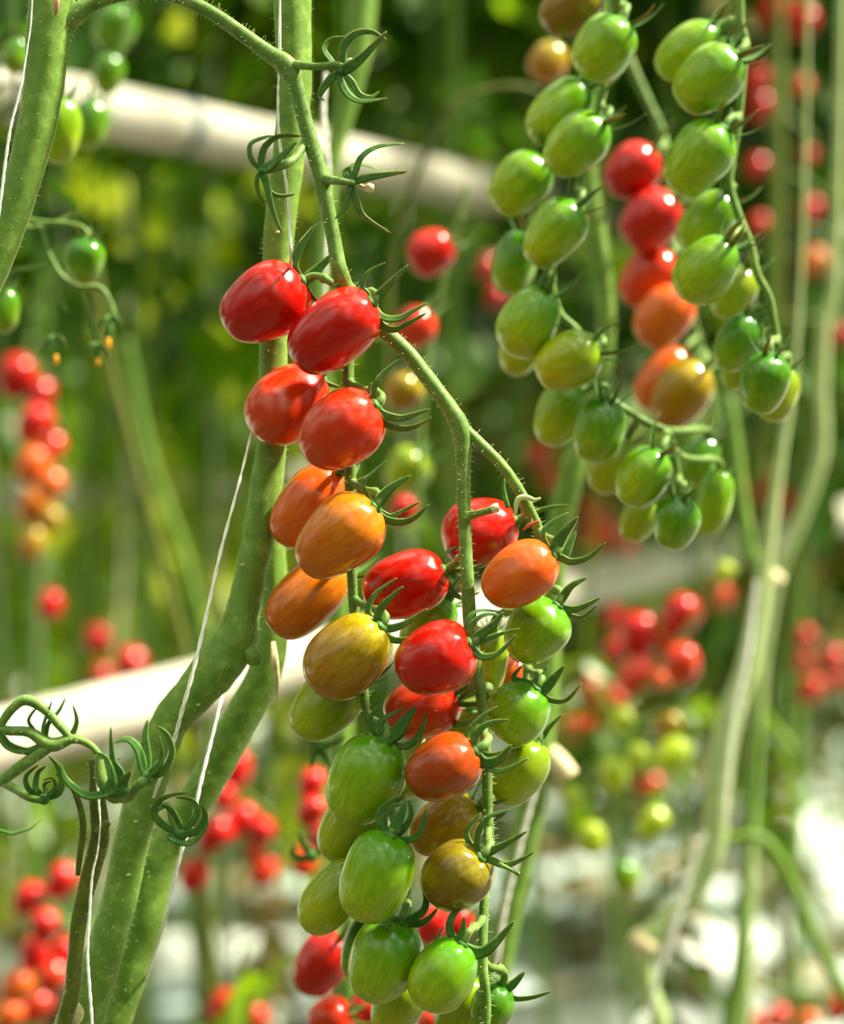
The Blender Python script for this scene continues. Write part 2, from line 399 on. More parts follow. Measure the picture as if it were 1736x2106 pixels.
def tomato(r, group, strand=None, sepals=None, detail=True, up=55, stalkw=13, smat='sepal', rmat='rachis', hairy=False):
    label, Tx, Ty, Bx, By, W, z, th, stage = r[:9]
    NTOM[0] += 1; k = NTOM[0]; rnd = random.Random(k*7)
    a, b = tom_dims(r); ax = tom_axis(r); c = tom_center(r)
    M = Matrix.Translation(c) @ ax.to_track_quat('Z', 'Y').to_matrix().to_4x4() @ Matrix.Rotation(rnd.random()*6.28, 4, 'Z')
    me = fruit_me(k % 5, stage)
    if not detail:
        o = bpy.data.objects.new('tomato', me); C.objects.link(o)
        o.matrix_world = M @ Matrix.Diagonal((b, b, a, 1)); tag(o, label, 'tomato', group); return o
    t = empty('tomato', M); tag(t, label, 'tomato', group)
    o = bpy.data.objects.new('fruit', me); C.objects.link(o); o.parent = t; o.scale = (b, b, a)
    cp = c+ax*a*.925
    if sepals:
        mb = MB(); add_tube(mb, [cp-ax*b*.05, cp+ax*b*.03, cp+ax*b*.09, cp+ax*b*.14], [b*.2, b*.24, b*.18, b*.1], 14)
        cal = mb.build('calyx', smat, t, M)
        cx, cy = project(cp)
        for s in sepals:
            w_ = s[0]; dz = s[1]; pts = [(cx, cy, 0)]+[(q[0], q[1], dz*((i+1)/len(s[2]))**1.0) for i, q in enumerate(s[2])]
            d0 = -(CM.inverted() @ cp).z
            sm = crom(pts, 6); path = [P(q[0], q[1], d0-q[2]*.0002) for q in sm]
            mb = MB(); roll = rnd.uniform(-.6, .6); n0 = (TOCAM*math.cos(roll)+RIGHT*math.sin(roll)-ax*.2)
            add_sepal(mb, path, w_*z/F/2, n0)
            if hairy: add_hairs(mb, path[2:], [w_*z/F/2*.6]*(len(path)-2), 900, .0006, .0015, .00006)
            mb.build('sepal', smat, cal, M)
    else:
        me0, seps = CAL[k % 5]
        cal = bpy.data.objects.new('calyx', me0); C.objects.link(cal); cal.parent = t
        cal.location = (0, 0, a*.915); cal.scale = (b, b, b)
        for sm in seps:
            s_ = bpy.data.objects.new('sepal', sm); C.objects.link(s_); s_.parent = cal
    if strand:
        # stalk leaves the strand a little above and comes back to the calyx along the fruit's axis
        best = min(strand, key=lambda q: abs(q[1]-(Ty-up))+.15*abs(q[0]-Tx))
        p0 = P(best[0], best[1], best[2]); d0 = (cp-p0); L = max(d0.length, .008)
        p1 = p0+(d0.normalized()*.35+UP*-.1)*L; p2 = cp+(ax*.75+UP*.15)*min(L*.6, .013)
        path = []
        for i in range(19):
            u = i/18; path.append(p0*(1-u)**3+p1*3*u*(1-u)**2+p2*3*u*u*(1-u)+(cp+ax*b*.05)*u**3)
        rad = [stalkw*z/F/2*(1+.5*math.exp(-((i/18-.55)/.06)**2)+.35*math.exp(-(i/18/.12)**2)+.3*(i/18)**6) for i in range(19)]
        mb = MB(); add_tube(mb, path, rad, 10)
        if hairy: add_hairs(mb, path, rad, 900, .0006, .0018, .00006)
        mb.build('stalk', rmat, t, M)
    return t
CMI = CM.inverted()
def project(p):
    q = CMI @ p; return 868+q.x/-q.z*F, 1053-q.y/-q.z*F

def strand_samples(pts, z, step=14):
    q = [(p[0], p[1], p[3] if len(p) > 3 else z) for p in pts]; return crom(q, step)

# bare calyx left on a truss where a fruit was picked
def bare_calyx(parent, M, c, z, seps, stalk=None, mat='sepal', rmat='rachis', knuckle=None, hub=13):
    cc = P(c[0], c[1], z); mb = MB()
    add_tube(mb, [cc-TOCAM*.0012, cc, cc+TOCAM*.0012, cc+TOCAM*.0018], [hub*z/F*.45, hub*z/F*.62, hub*z/F*.5, hub*z/F*.2], 12, n0=UP)
    cal = mb.build('calyx', mat, parent, M)
    for w_, dz, pts in seps:
        q = [(c[0], c[1], 0)]+[(p[0], p[1], dz*((i+1)/len(pts))) for i, p in enumerate(pts)]
        sm = crom(q, 7); path = [P(p[0], p[1], z-p[2]*.0002) for p in sm]; roll = random.uniform(-.7, .7)
        mb = MB(); add_sepal(mb, path, w_*z/F/2, TOCAM*math.cos(roll)+RIGHT*math.sin(roll))
        add_hairs(mb, path[2:-1], [w_*z/F/2*.7]*(len(path)-3), 1100, .0006, .0016, .00006)
        mb.build('sepal', mat, cal, M)
    if stalk:
        ns = len(stalk)-1; stalk = [(p[0], p[1], p[2], .792+(z-.792)*(min(1, i*1.6/ns))) for i, p in enumerate(stalk)]
        mb = MB(); pa, ra = tube_px(mb, stalk, z, 7, 10); add_hairs(mb, pa, ra, 1200, .0008, .002, .00006); mb.build('stalk', rmat, parent, M)
    if knuckle:
        mb = MB(); x, y, w_ = knuckle; tube_px(mb, [(c[0]+3, c[1]-2, w_*.4, z+.001), ((c[0]+x)/2, (c[1]+y)/2, w_*.4, z+.002), (x-w_*.5, y, w_*.6, z+.002), (x, y, w_, z+.002), (x+w_*.45, y+1, w_*.7, z+.002)], z+.002, 5, 12)
        mb.build('dry_flower_end', 'cut', cal, M)

# ------------------------------------------------------------------ vines in the foreground
def vine(name, label, pts, z, mat='vine', hair=500, step=10, cat='stem', sides=20, ridge=.02, wob=.06, group=None, hl=(.0010, .0026)):
    b = P(*pts[0][:2], z); M = Matrix.Translation(b); t = empty(name, M); tag(t, label, cat, group)
    mb = MB(); pa, ra = tube_px(mb, pts, z, step, sides, wob=wob, ridge=ridge); mb.build('main_stem', mat, t, M)
    if hair:
        mb = MB(); add_hairs(mb, pa, ra, hair, *hl); tag(mb.build('stem_hair', 'hair', t, M), kind='stuff')
    return t, M, pa, ra
V1 = [(175, -420, 90), (140, -200, 92), (112, -40, 96), (100, 60, 92), (92, 160, 82), (72, 270, 78), (38, 400, 74), (-8, 530, 70), (-60, 660, 70), (-110, 900, 72)]
t1, M1, _, _ = vine('tomato_vine', 'thick green tomato stem leaning down the upper left corner', V1, .79)
mb = MB(); add_sepal(mb, [P(115, -20, .772), P(116, 5, .7705), P(116, 20, .771), P(113, 34, .772)], .0010, TOCAM, .5); mb.build('leaf_scar', 'scar', t1, M1)
V2 = [(612, -420, 84), (604, -200, 82), (601, 0, 78), (605, 180, 70), (592, 330, 66), (575, 470, 64), (566, 620, 60), (562, 760, 58), (562, 880, 60), (550, 990, 66), (532, 1100, 66),
      (512, 1200, 66), (497, 1270, 74), (480, 1325, 92), (440, 1378, 96), (395, 1430, 84), (352, 1480, 78), (322, 1550, 78), (296, 1640, 76), (268, 1740, 74), (246, 1850, 74), (214, 1960, 80), (172, 2080, 96), (140, 2200, 100), (100, 2500, 96)]
t2, M2, _, _ = vine('tomato_vine', 'long green main stem down the middle with a bulging knee', V2, .835, hair=650)
mb = MB(); tube_px(mb, [(508, 1335, 24), (522, 1352, 36), (524, 1368, 26)], .83, 5, 12); mb.build('node_bulge', 'vine', t2, M2)
mb = MB(); add_tube(mb, [P(148, 2085, .800), P(146, 2086, .7985), P(144, 2087, .7975)], [.0052, .0048, .001], 18, n0=UP, wob=.1); mb.build('leaf_scar', 'cut', t2, M2)
for x, y in ((500, 1162), (408, 1450), (418, 1432), (245, 1560), (264, 1800), (280, 1690), (571, 478)):
    mb = MB(); add_sepal(mb, [P(x-5, y, .8276), P(x, y-1, .8272), P(x+5, y-2, .8276)], .0004, TOCAM, .4)
    mb.build('corky_spot', 'cut', t2, M2)
V3 = [(556, 1000, 44), (562, 1120, 50), (563, 1250, 58), (548, 1370, 70), (505, 1460, 74), (452, 1560, 74), (408, 1640, 72), (362, 1715, 70), (318, 1780, 84), (300, 1880, 90), (270, 1980, 84), (234, 2090, 80), (200, 2200, 80), (150, 2500, 80)]
t3, M3, _, _ = vine('tomato_vine', 'green stem running behind the bulging knee down to the bottom left', V3, .872, hair=500)
mb = MB(); add_sepal(mb, [P(562, 1320, .853), P(565, 1360, .851), P(570, 1400, .852), P(568, 1438, .853)], .0014, TOCAM, .5); mb.build('leaf_scar', 'cut', t3, M3)
V4 = [(196, 1560, 30), (200, 1640, 34), (205, 1720, 40), (188, 1790, 38), (165, 1880, 34), (155, 1960, 32), (148, 2040, 34), (128, 2130, 36), (90, 2400, 36)]
t4, M4, _, _ = vine('side_stem', 'thin brownish side stem at the bottom left beside the thick vines', V4, .79, 'brownstem', hair=700)
mb = MB(); pa, ra = tube_px(mb, [(118, 1590, 9), (150, 1620, 12), (170, 1690, 14), (164, 1760, 13), (160, 1800, 10)], .785, 8, 10); add_hairs(mb, pa, ra, 1200, .001, .002); mb.build('side_twig', 'brownstem', t4, M4)
mb = MB(); tube_px(mb, [(200, 1715, 20), (212, 1702, 22), (222, 1690, 16)], .785, 4, 10); mb.build('dark_stub', 'brownstem', t4, M4)
# blurred stems behind
def bgvine(label, pts, z, mat='vine', stub=None, group=None):
    t, M, pa, ra = vine('tomato_vine', label, pts, z, mat, 0, 8, sides=14, ridge=.02, group=group)
    if stub:
        x, y, x2, y2, w_ = stub; mb = MB(); tube_px(mb, [(x, y, w_*.8), ((x+x2)/2, (y+y2)/2, w_), (x2, y2, w_*.95)], z-.004, 4, 14); mb.build('cut_end', 'cut', t, M)
bgvine('soft green stem behind the top middle fruitless calyx', [(772, -300, 60), (745, -20, 62), (738, 90, 58), (716, 200, 46), (692, 290, 40), (670, 420, 36), (655, 700, 40), (690, 1100, 44), (720, 2300, 50)], 1.22)
bgvine('pale stem descending behind the orange tomato column, upper right', [(1240, -100, 24), (1225, 180, 30), (1212, 330, 34), (1228, 480, 44), (1246, 620, 40), (1240, 760, 40), (1200, 900, 46), (1180, 960, 54), (1140, 1150, 54), (1122, 1400, 56), (1105, 1560, 64), (1085, 1700, 60), (1050, 1860, 56), (1020, 2010, 56), (960, 2300, 60)], 1.12, 'vine', (1128, 1545, 1170, 1598, 50))
bgvine('stem with a pale cut end curling at right centre', [(1500, 820, 20), (1515, 930, 24), (1530, 1060, 28), (1545, 1140, 30), (1570, 1180, 34), (1592, 1200, 30)], 1.35, 'vine', (1578, 1180, 1603, 1202, 40))
bgvine('pale leaning stem in the right lower background', [(1665, -300, 7), (1655, 400, 8), (1632, 760, 12), (1604, 950, 20), (1580, 1120, 30), (1562, 1250, 40), (1535, 1380, 46), (1500, 1480, 52), (1478, 1600, 56), (1466, 1740, 52), (1430, 1830, 46), (1370, 1900, 50), (1325, 1945, 54), (1330, 2020, 40), (1362, 2130, 44), (1380, 2400, 44)], 1.32, 'palestem', (1300, 1925, 1345, 1955, 44))
bgvine('arching pale stem at the far lower right', [(1440, 1745, 22), (1500, 1728, 22), (1560, 1722, 22), (1605, 1770, 22), (1650, 1870, 24), (1690, 1960, 26), (1745, 2060, 28), (1800, 2200, 30)], 1.4, 'vine', (1428, 1742, 1462, 1742, 36))
bgvine('straight green stem dropping beside the arching stem', [(1562, 1180, 16), (1556, 1500, 20), (1540, 1720, 22), (1530, 1850, 26), (1522, 1990, 34), (1500, 2130, 36), (1490, 2400, 36)], 1.42)
bgvine('long pale stem at the right edge reaching down to the white pipe', [(1740, -300, 18), (1720, 520, 22), (1698, 660, 24), (1690, 800, 26), (1690, 930, 26), (1650, 1060, 24), (1600, 1180, 24), (1575, 1300, 28), (1560, 1420, 28), (1540, 1800, 26), (1530, 2500, 26)], 1.6, 'palestem')
bgvine('dim green stem at the upper right edge', [(1602, -200, 22), (1600, 100, 24), (1598, 400, 26), (1590, 700, 26), (1560, 1000, 24)], 1.9, 'brownstem')
bgvine('dark slanting stem in the left background', [(190, 500, 20), (215, 700, 24), (250, 850, 26), (290, 1000, 24), (340, 1180, 22), (390, 1400, 24), (420, 1700, 28), (430, 2300, 28)], 1.6, 'brownstem')
bgvine('pale slanting stem beside the dark one in the left background', [(262, 700, 14), (300, 900, 18), (330, 1000, 18), (390, 1180, 18), (430, 1380, 20), (450, 1700, 20), (460, 2300, 20)], 1.9, 'vine')
bgvine('thin arching stalk blurred behind the green cluster at the top', [(1110, 190, 12), (1060, 178, 13), (1000, 186, 14), (940, 215, 14), (890, 290, 14), (850, 380, 14), (815, 480, 14), (800, 620, 12), (790, 900, 12)], 1.35, 'brownstem')
for lab, xs, z in (('faint upright stem in the far left background', (75, 90, 60), 2.2), ('faint upright stem left of the long twine', (300, 285, 300), 2.4), ('faint upright stem above the low red fruit at left', (400, 395, 420), 2.6),
                   ('faint upright stem right of centre behind the forked truss', (940, 930, 925), 2.3), ('faint upright stem near the right bottom corner', (1640, 1655, 1640), 2.4)):
    bgvine(lab, [(xs[0], -400, 22), (xs[1], 700, 24), (xs[2], 1500, 26), (xs[0], 2400, 28)], z)

# support twines
def twine(label, pts, z):
    b = P(pts[0][0], pts[0][1], z); M = Matrix.Translation(b); mb = MB()
    for s in (0, PI):
        pa, ra = px_path(pts, z, 14); fr = frames(pa); q = []
        for i, (p, (t, n, bb)) in enumerate(zip(pa, fr)):
            a = s+i*.6; q.append(p+(n*math.cos(a)+bb*math.sin(a))*ra[i]*.22)
        add_tube(mb, q, [r*.52 for r in ra], 7)
    o = mb.build('support_twine', 'twine', None, M); o.matrix_world = M; tag(o, label, 'twine')
twine('white twine lying along the upper middle stem', [(577, -300, 9, .79), (575, 100, 9, .79), (572, 200, 9, .79), (575, 290, 10, .79), (590, 385, 11, .79), (595, 450, 11, .79), (598, 530, 10, .79), (592, 600, 9, .835), (545, 800, 9, .85), (518, 890, 8, .83), (490, 1000, 9, .80), (455, 1130, 11, .79), (428, 1250, 12, .785), (400, 1370, 13, .78), (375, 1460, 13, .78), (356, 1530, 13, .785), (330, 1600, 12, .79), (316, 1640, 9, .80)], .79)
twine('white twine slanting across the lower left stems to the right edge of the thick vine', [(470, 1400, 7, .86), (452, 1450, 10, .85), (432, 1530, 11, .845), (410, 1620, 12, .84), (396, 1690, 11, .838), (376, 1740, 12, .835), (356, 1820, 11, .835), (335, 1900, 9, .835), (318, 1960, 8, .85), (290, 2040, 6, .88)], .84)
twine('white twine hanging down the bottom left brownish stem', [(197, 1575, 8), (203, 1650, 8), (206, 1700, 5), (200, 1755, 6), (190, 1800, 8), (184, 1880, 9), (180, 1960, 9), (184, 2030, 10), (190, 2120, 10), (195, 2300, 10)], .775)
twine('white twine along the left edge of the corner stem', [(70, -300, 5), (66, 0, 5), (56, 100, 5), (40, 190, 7), (22, 260, 9), (10, 340, 10), (0, 420, 9), (-20, 560, 9)], .775)
twine('blurred white twine on the soft stem behind the truss', [(670, 150, 12), (665, 230, 14), (672, 300, 13), (676, 380, 10), (665, 700, 10), (660, 1100, 10)], .98)
twine('blurred white twine on the pale stem at lower right', [(1448, 1715, 12), (1420, 1790, 16), (1395, 1880, 20), (1370, 1960, 16), (1345, 2040, 12), (1300, 2300, 12)], 1.28)
twine('blurred white twine along the leaning right stem', [(1556, 1195, 12), (1545, 1280, 18), (1532, 1370, 20), (1512, 1460, 16), (1500, 1560, 12), (1490, 1700, 10)], 1.25)
twine('blurred white twine right of the lower green tomatoes', [(1110, 1600, 10), (1085, 1680, 14), (1060, 1780, 14), (1040, 1860, 14), (1025, 1960, 12), (1005, 2106, 12), (990, 2300, 12)], 1.02)

# ------------------------------------------------------------------ the front truss
TA = [(712, 590, 27, .800), (716, 680, 24, .808), (716, 780, 24, .808), (719, 880, 24, .808), (720, 960, 25, .806), (722, 1060, 23, .808), (724, 1190, 21, .806), (732, 1290, 20, .808), (746, 1400, 20, .808), (758, 1500, 18, .808), (790, 1610, 17, .815), (820, 1720, 16, .82), (838, 1840, 15, .82), (845, 1960, 12, .825)]
TB = [(780, 672, 30, .80), (835, 722, 32, .80), (885, 785, 32, .80), (925, 840, 34, .80), (949, 888, 40, .80), (953, 960, 30, .80), (954, 1040, 28, .80), (958, 1120, 27, .80), (962, 1200, 27, .797), (968, 1290, 28, .80), (981, 1380, 25, .803), (993, 1460, 21, .80), (1001, 1560, 21, .80), (1003, 1660, 21, .80), (1006, 1730, 20, .80), (1000, 1800, 18, .81), (995, 1880, 20, .806), (993, 1980, 20, .80), (1000, 2060, 20, .80), (998, 2130, 20, .80), (1000, 2300, 18, .80)]
TB2 = [(955, 880, 22, .80), (990, 915, 24, .80), (1030, 955, 23, .80), (1066, 1005, 22, .802), (1092, 1055, 22, .805), (1108, 1100, 20, .81), (1100, 1200, 18, .83), (1085, 1330, 16, .84), (1080, 1460, 14, .84), (1070, 1600, 12, .84)]
TM = [(118, 60, 60, .792), (148, 36, 46, .790), (200, 2, 34, .79), (270, -14, 28, .79), (350, -10, 27, .79), (420, 18, 29, .79), (490, 64, 31, .79), (550, 108, 34, .79), (592, 138, 44, .79), (610, 180, 33, .79), (628, 250, 32, .79), (648, 320, 32, .79), (662, 368, 34, .79), (674, 430, 31, .79), (688, 500, 30, .79), (698, 555, 34, .79), (712, 595, 38, .795), (745, 625, 34, .80), (780, 672, 30, .80)]
base = P(118, 60, .79); MT = Matrix.Translation(base); truss = empty('tomato_truss', MT)
tag(truss, 'hairy green fruit truss arching from the corner stem and carrying the front tomatoes', 'truss')
mb = MB(); allp = []
for pts in (TM, TA, TB, TB2):
    allp.append(tube_px(mb, pts, .8, 9, 16, wob=.05, ridge=.02))
mb.build('truss_stem', 'rachis', truss, MT)
mb = MB()
for pa, ra in allp: add_hairs(mb, pa, ra, 1500, .0010, .0028, .00011)
tag(mb.build('stem_hair', 'hair', truss, MT), kind='stuff')
bare_calyx(truss, MT, (699, 147), .778, [
    (11, -10, [(680, 124), (666, 100), (683, 80), (713, 76)]), (15, 10, [(703, 128), (708, 93), (732, 69), (766, 66), (796, 83)]),
    (20, 20, [(718, 138), (749, 114), (796, 64)]), (14, 10, [(683, 159), (663, 183), (656, 200), (668, 207)]),
    (14, 10, [(701, 169), (718, 197), (746, 209), (796, 202)]), (12, -10, [(721, 166), (739, 194), (763, 200), (780, 188)])],
    [(598, 140, 30), (615, 134, 20), (650, 137, 16), (690, 134, 17), (706, 140, 18)], knuckle=(722, 126, 14))
bare_calyx(truss, MT, (537, 351), .778, [
    (10, -10, [(518, 328), (516, 297), (545, 283), (566, 280)]), (14, 5, [(537, 328), (545, 301), (573, 280), (620, 280)]),
    (16, 15, [(549, 346), (580, 321), (611, 292)]), (10, -10, [(528, 373), (535, 408), (547, 427)]), (14, 15, [(549, 377), (559, 425), (580, 480)]), (8, -20, [(556, 394), (580, 403), (607, 399)])],
    [(632, 290, 26), (620, 306, 18), (607, 325, 16), (585, 339, 18), (560, 349, 14), (540, 352, 14)])
bare_calyx(truss, MT, (725, 377), .778, [
    (11, 0, [(715, 366), (709, 353), (721, 342)]), (13, 5, [(732, 353), (746, 321), (780, 301), (832, 295)]), (8, -20, [(721, 345), (746, 340), (791, 353)]),
    (14, 15, [(753, 366), (794, 359), (839, 353)]), (11, 5, [(715, 401), (711, 425), (689, 451)]), (14, 10, [(732, 408), (749, 446), (804, 480)])],
    [(664, 368, 30), (680, 370, 20), (700, 373, 16), (728, 377, 16)], knuckle=(760, 386, 20))
mb = MB(); pa, ra = tube_px(mb, [(955, 1064, 26, .80), (972, 1059, 18, .796), (992, 1054, 14, .788), (1012, 1048, 15, .785)], .785, 6, 12); add_hairs(mb, pa, ra, 2500, .001, .003); mb.build('stalk', 'rachis', truss, MT)
mb = MB(); tube_px(mb, [(1010, 1049, 15), (1018, 1045, 20), (1026, 1043, 19)], .785, 4, 14); mb.build('cut_end', 'cut', truss, MT)
mb = MB(); pa, ra = tube_px(mb, [(1004, 1758, 12, .80), (1030, 1778, 10), (1050, 1788, 8), (1068, 1798, 10)], .782, 6, 10); add_hairs(mb, pa, ra, 2500, .0008, .002); mb.build('stalk', 'rachis', truss, MT)
for pts, m_ in (([(1060, 1060, 5), (1064, 1030, 12), (1080, 1022, 12), (1100, 1028, 8), (1112, 1024, 5)], 'palestem'), ([(1076, 1090, 4), (1088, 1080, 8), (1110, 1072, 5)], 'drybrown'), ([(1045, 1045, 10), (1036, 1010, 10), (1037, 985, 3)], 'sepal')):
    mb = MB(); tube_px(mb, pts, .79, 5, 8, flat=.4); mb.build('withered_bract', m_, truss, MT)

# rows: label, calyx x y, tip x y, width, depth, tilt, skin, sepals
FR = [
 ['glossy red plum tomato, the topmost and leftmost of the front truss', 628, 578, 463, 670, 152, .81, 8, 'red', [(20, 5, [(606, 548), (615, 515), (632, 487), (651, 460)]), (20, 0, [(640, 566), (662, 545), (692, 516)]), (9, -20, [(645, 612), (660, 618), (690, 607)])]],
 ['glossy red plum tomato just right of and below the topmost one', 770, 622, 607, 742, 147, .79, 12, 'red', [(10, 0, [(756, 605), (745, 590), (758, 560), (793, 540)]), (17, 15, [(779, 608), (800, 585), (840, 544)]), (13, 15, [(786, 652), (821, 655), (850, 639), (880, 622)]), (13, 0, [(783, 667), (812, 677), (844, 662), (877, 644)])]],
 ['orange-red tomato showing its dimpled blossom end, third down the left strand', 658, 770, 526, 892, 148, .82, -22, 'redorange', [(9, -10, [(676, 790), (700, 796)])]],
 ['orange-red tomato right of the dimpled one, over the left strand', 778, 832, 627, 936, 152, .79, 12, 'redorange', [(12, 10, [(770, 806), (777, 782), (800, 757), (821, 739)]), (13, 15, [(790, 852), (825, 860), (853, 852), (885, 841)]), (14, 5, [(788, 866), (821, 880), (853, 877), (888, 858)]), (8, -15, [(760, 812), (765, 790), (785, 782)])]],
 ['orange tomato with a red patch half hidden behind an amber one', 700, 972, 573, 1112, 134, .825, 6, 'orange', None],
 ['amber orange tomato in front, fifth level of the left strand', 776, 1040, 622, 1168, 148, .79, 10, 'amber', [(9, 0, [(755, 1015), (748, 994), (771, 969), (796, 947)]), (20, 15, [(785, 1025), (805, 1003), (845, 978)]), (14, 15, [(792, 1067), (825, 1073), (853, 1064), (883, 1037)]), (10, -5, [(800, 1062), (821, 1054), (864, 1032)])]],
 ['dull amber tomato hanging lower left behind the amber orange one', 700, 1165, 564, 1296, 128, .825, -8, 'amber', None],
 ['golden tomato with a greenish shoulder beside the red pair', 788, 1283, 645, 1416, 152, .79, 14, 'goldolive', [(12, -5, [(763, 1271), (758, 1249), (776, 1218), (817, 1188)]), (17, 15, [(778, 1270), (789, 1244), (830, 1205)]), (12, 15, [(798, 1310), (824, 1317), (859, 1306), (896, 1282)]), (14, 0, [(805, 1292), (837, 1280), (880, 1251)])]],
 ['olive green tomato behind and below the golden one', 735, 1385, 612, 1508, 126, .825, -6, 'yellowgreen', None],
 ['large green tomato at the head of the green group on the left strand', 795, 1518, 708, 1687, 152, .79, 10, 'green', [(9, 0, [(767, 1502), (762, 1478), (775, 1458), (788, 1450)]), (11, -15, [(785, 1500), (785, 1482), (809, 1467), (836, 1452)]), (25, 20, [(818, 1506), (835, 1480), (857, 1453)]), (12, 10, [(830, 1535), (857, 1519), (873, 1488), (875, 1464)])]],
 ['pale green tomato tucked behind the large green ones', 780, 1640, 672, 1762, 128, .83, 0, 'palegreen', None],
 ['second large green tomato, directly under a curled dark calyx', 806, 1712, 740, 1891, 146, .79, 8, 'green', [(13, 0, [(785, 1699), (781, 1671), (802, 1650), (831, 1638)]), (12, -15, [(793, 1695), (802, 1664), (828, 1654)]), (22, 20, [(814, 1702), (826, 1675), (835, 1645)]), (14, -5, [(826, 1708), (845, 1678), (840, 1645)]), (13, 10, [(830, 1727), (857, 1720), (871, 1692), (876, 1661)])]],
 ['pale green tomato jutting out lowest left of the green group', 735, 1775, 632, 1912, 108, .825, -4, 'palegreen', None],
 ['third large green tomato with a long white streak of shine', 826, 1890, 755, 2057, 150, .79, 8, 'green', [(15, 10, [(847, 1889), (871, 1872), (876, 1848), (868, 1823)]), (13, 0, [(861, 1899), (881, 1889), (900, 1868)])]],
 ['dark green tomato peeking out left of the streaked one', 765, 1885, 722, 2010, 80, .83, 0, 'darkgreen', None],
 ['green tomato cut by the bottom edge under the streaked one', 850, 1990, 790, 2128, 112, .83, 0, 'palegreen', None]]
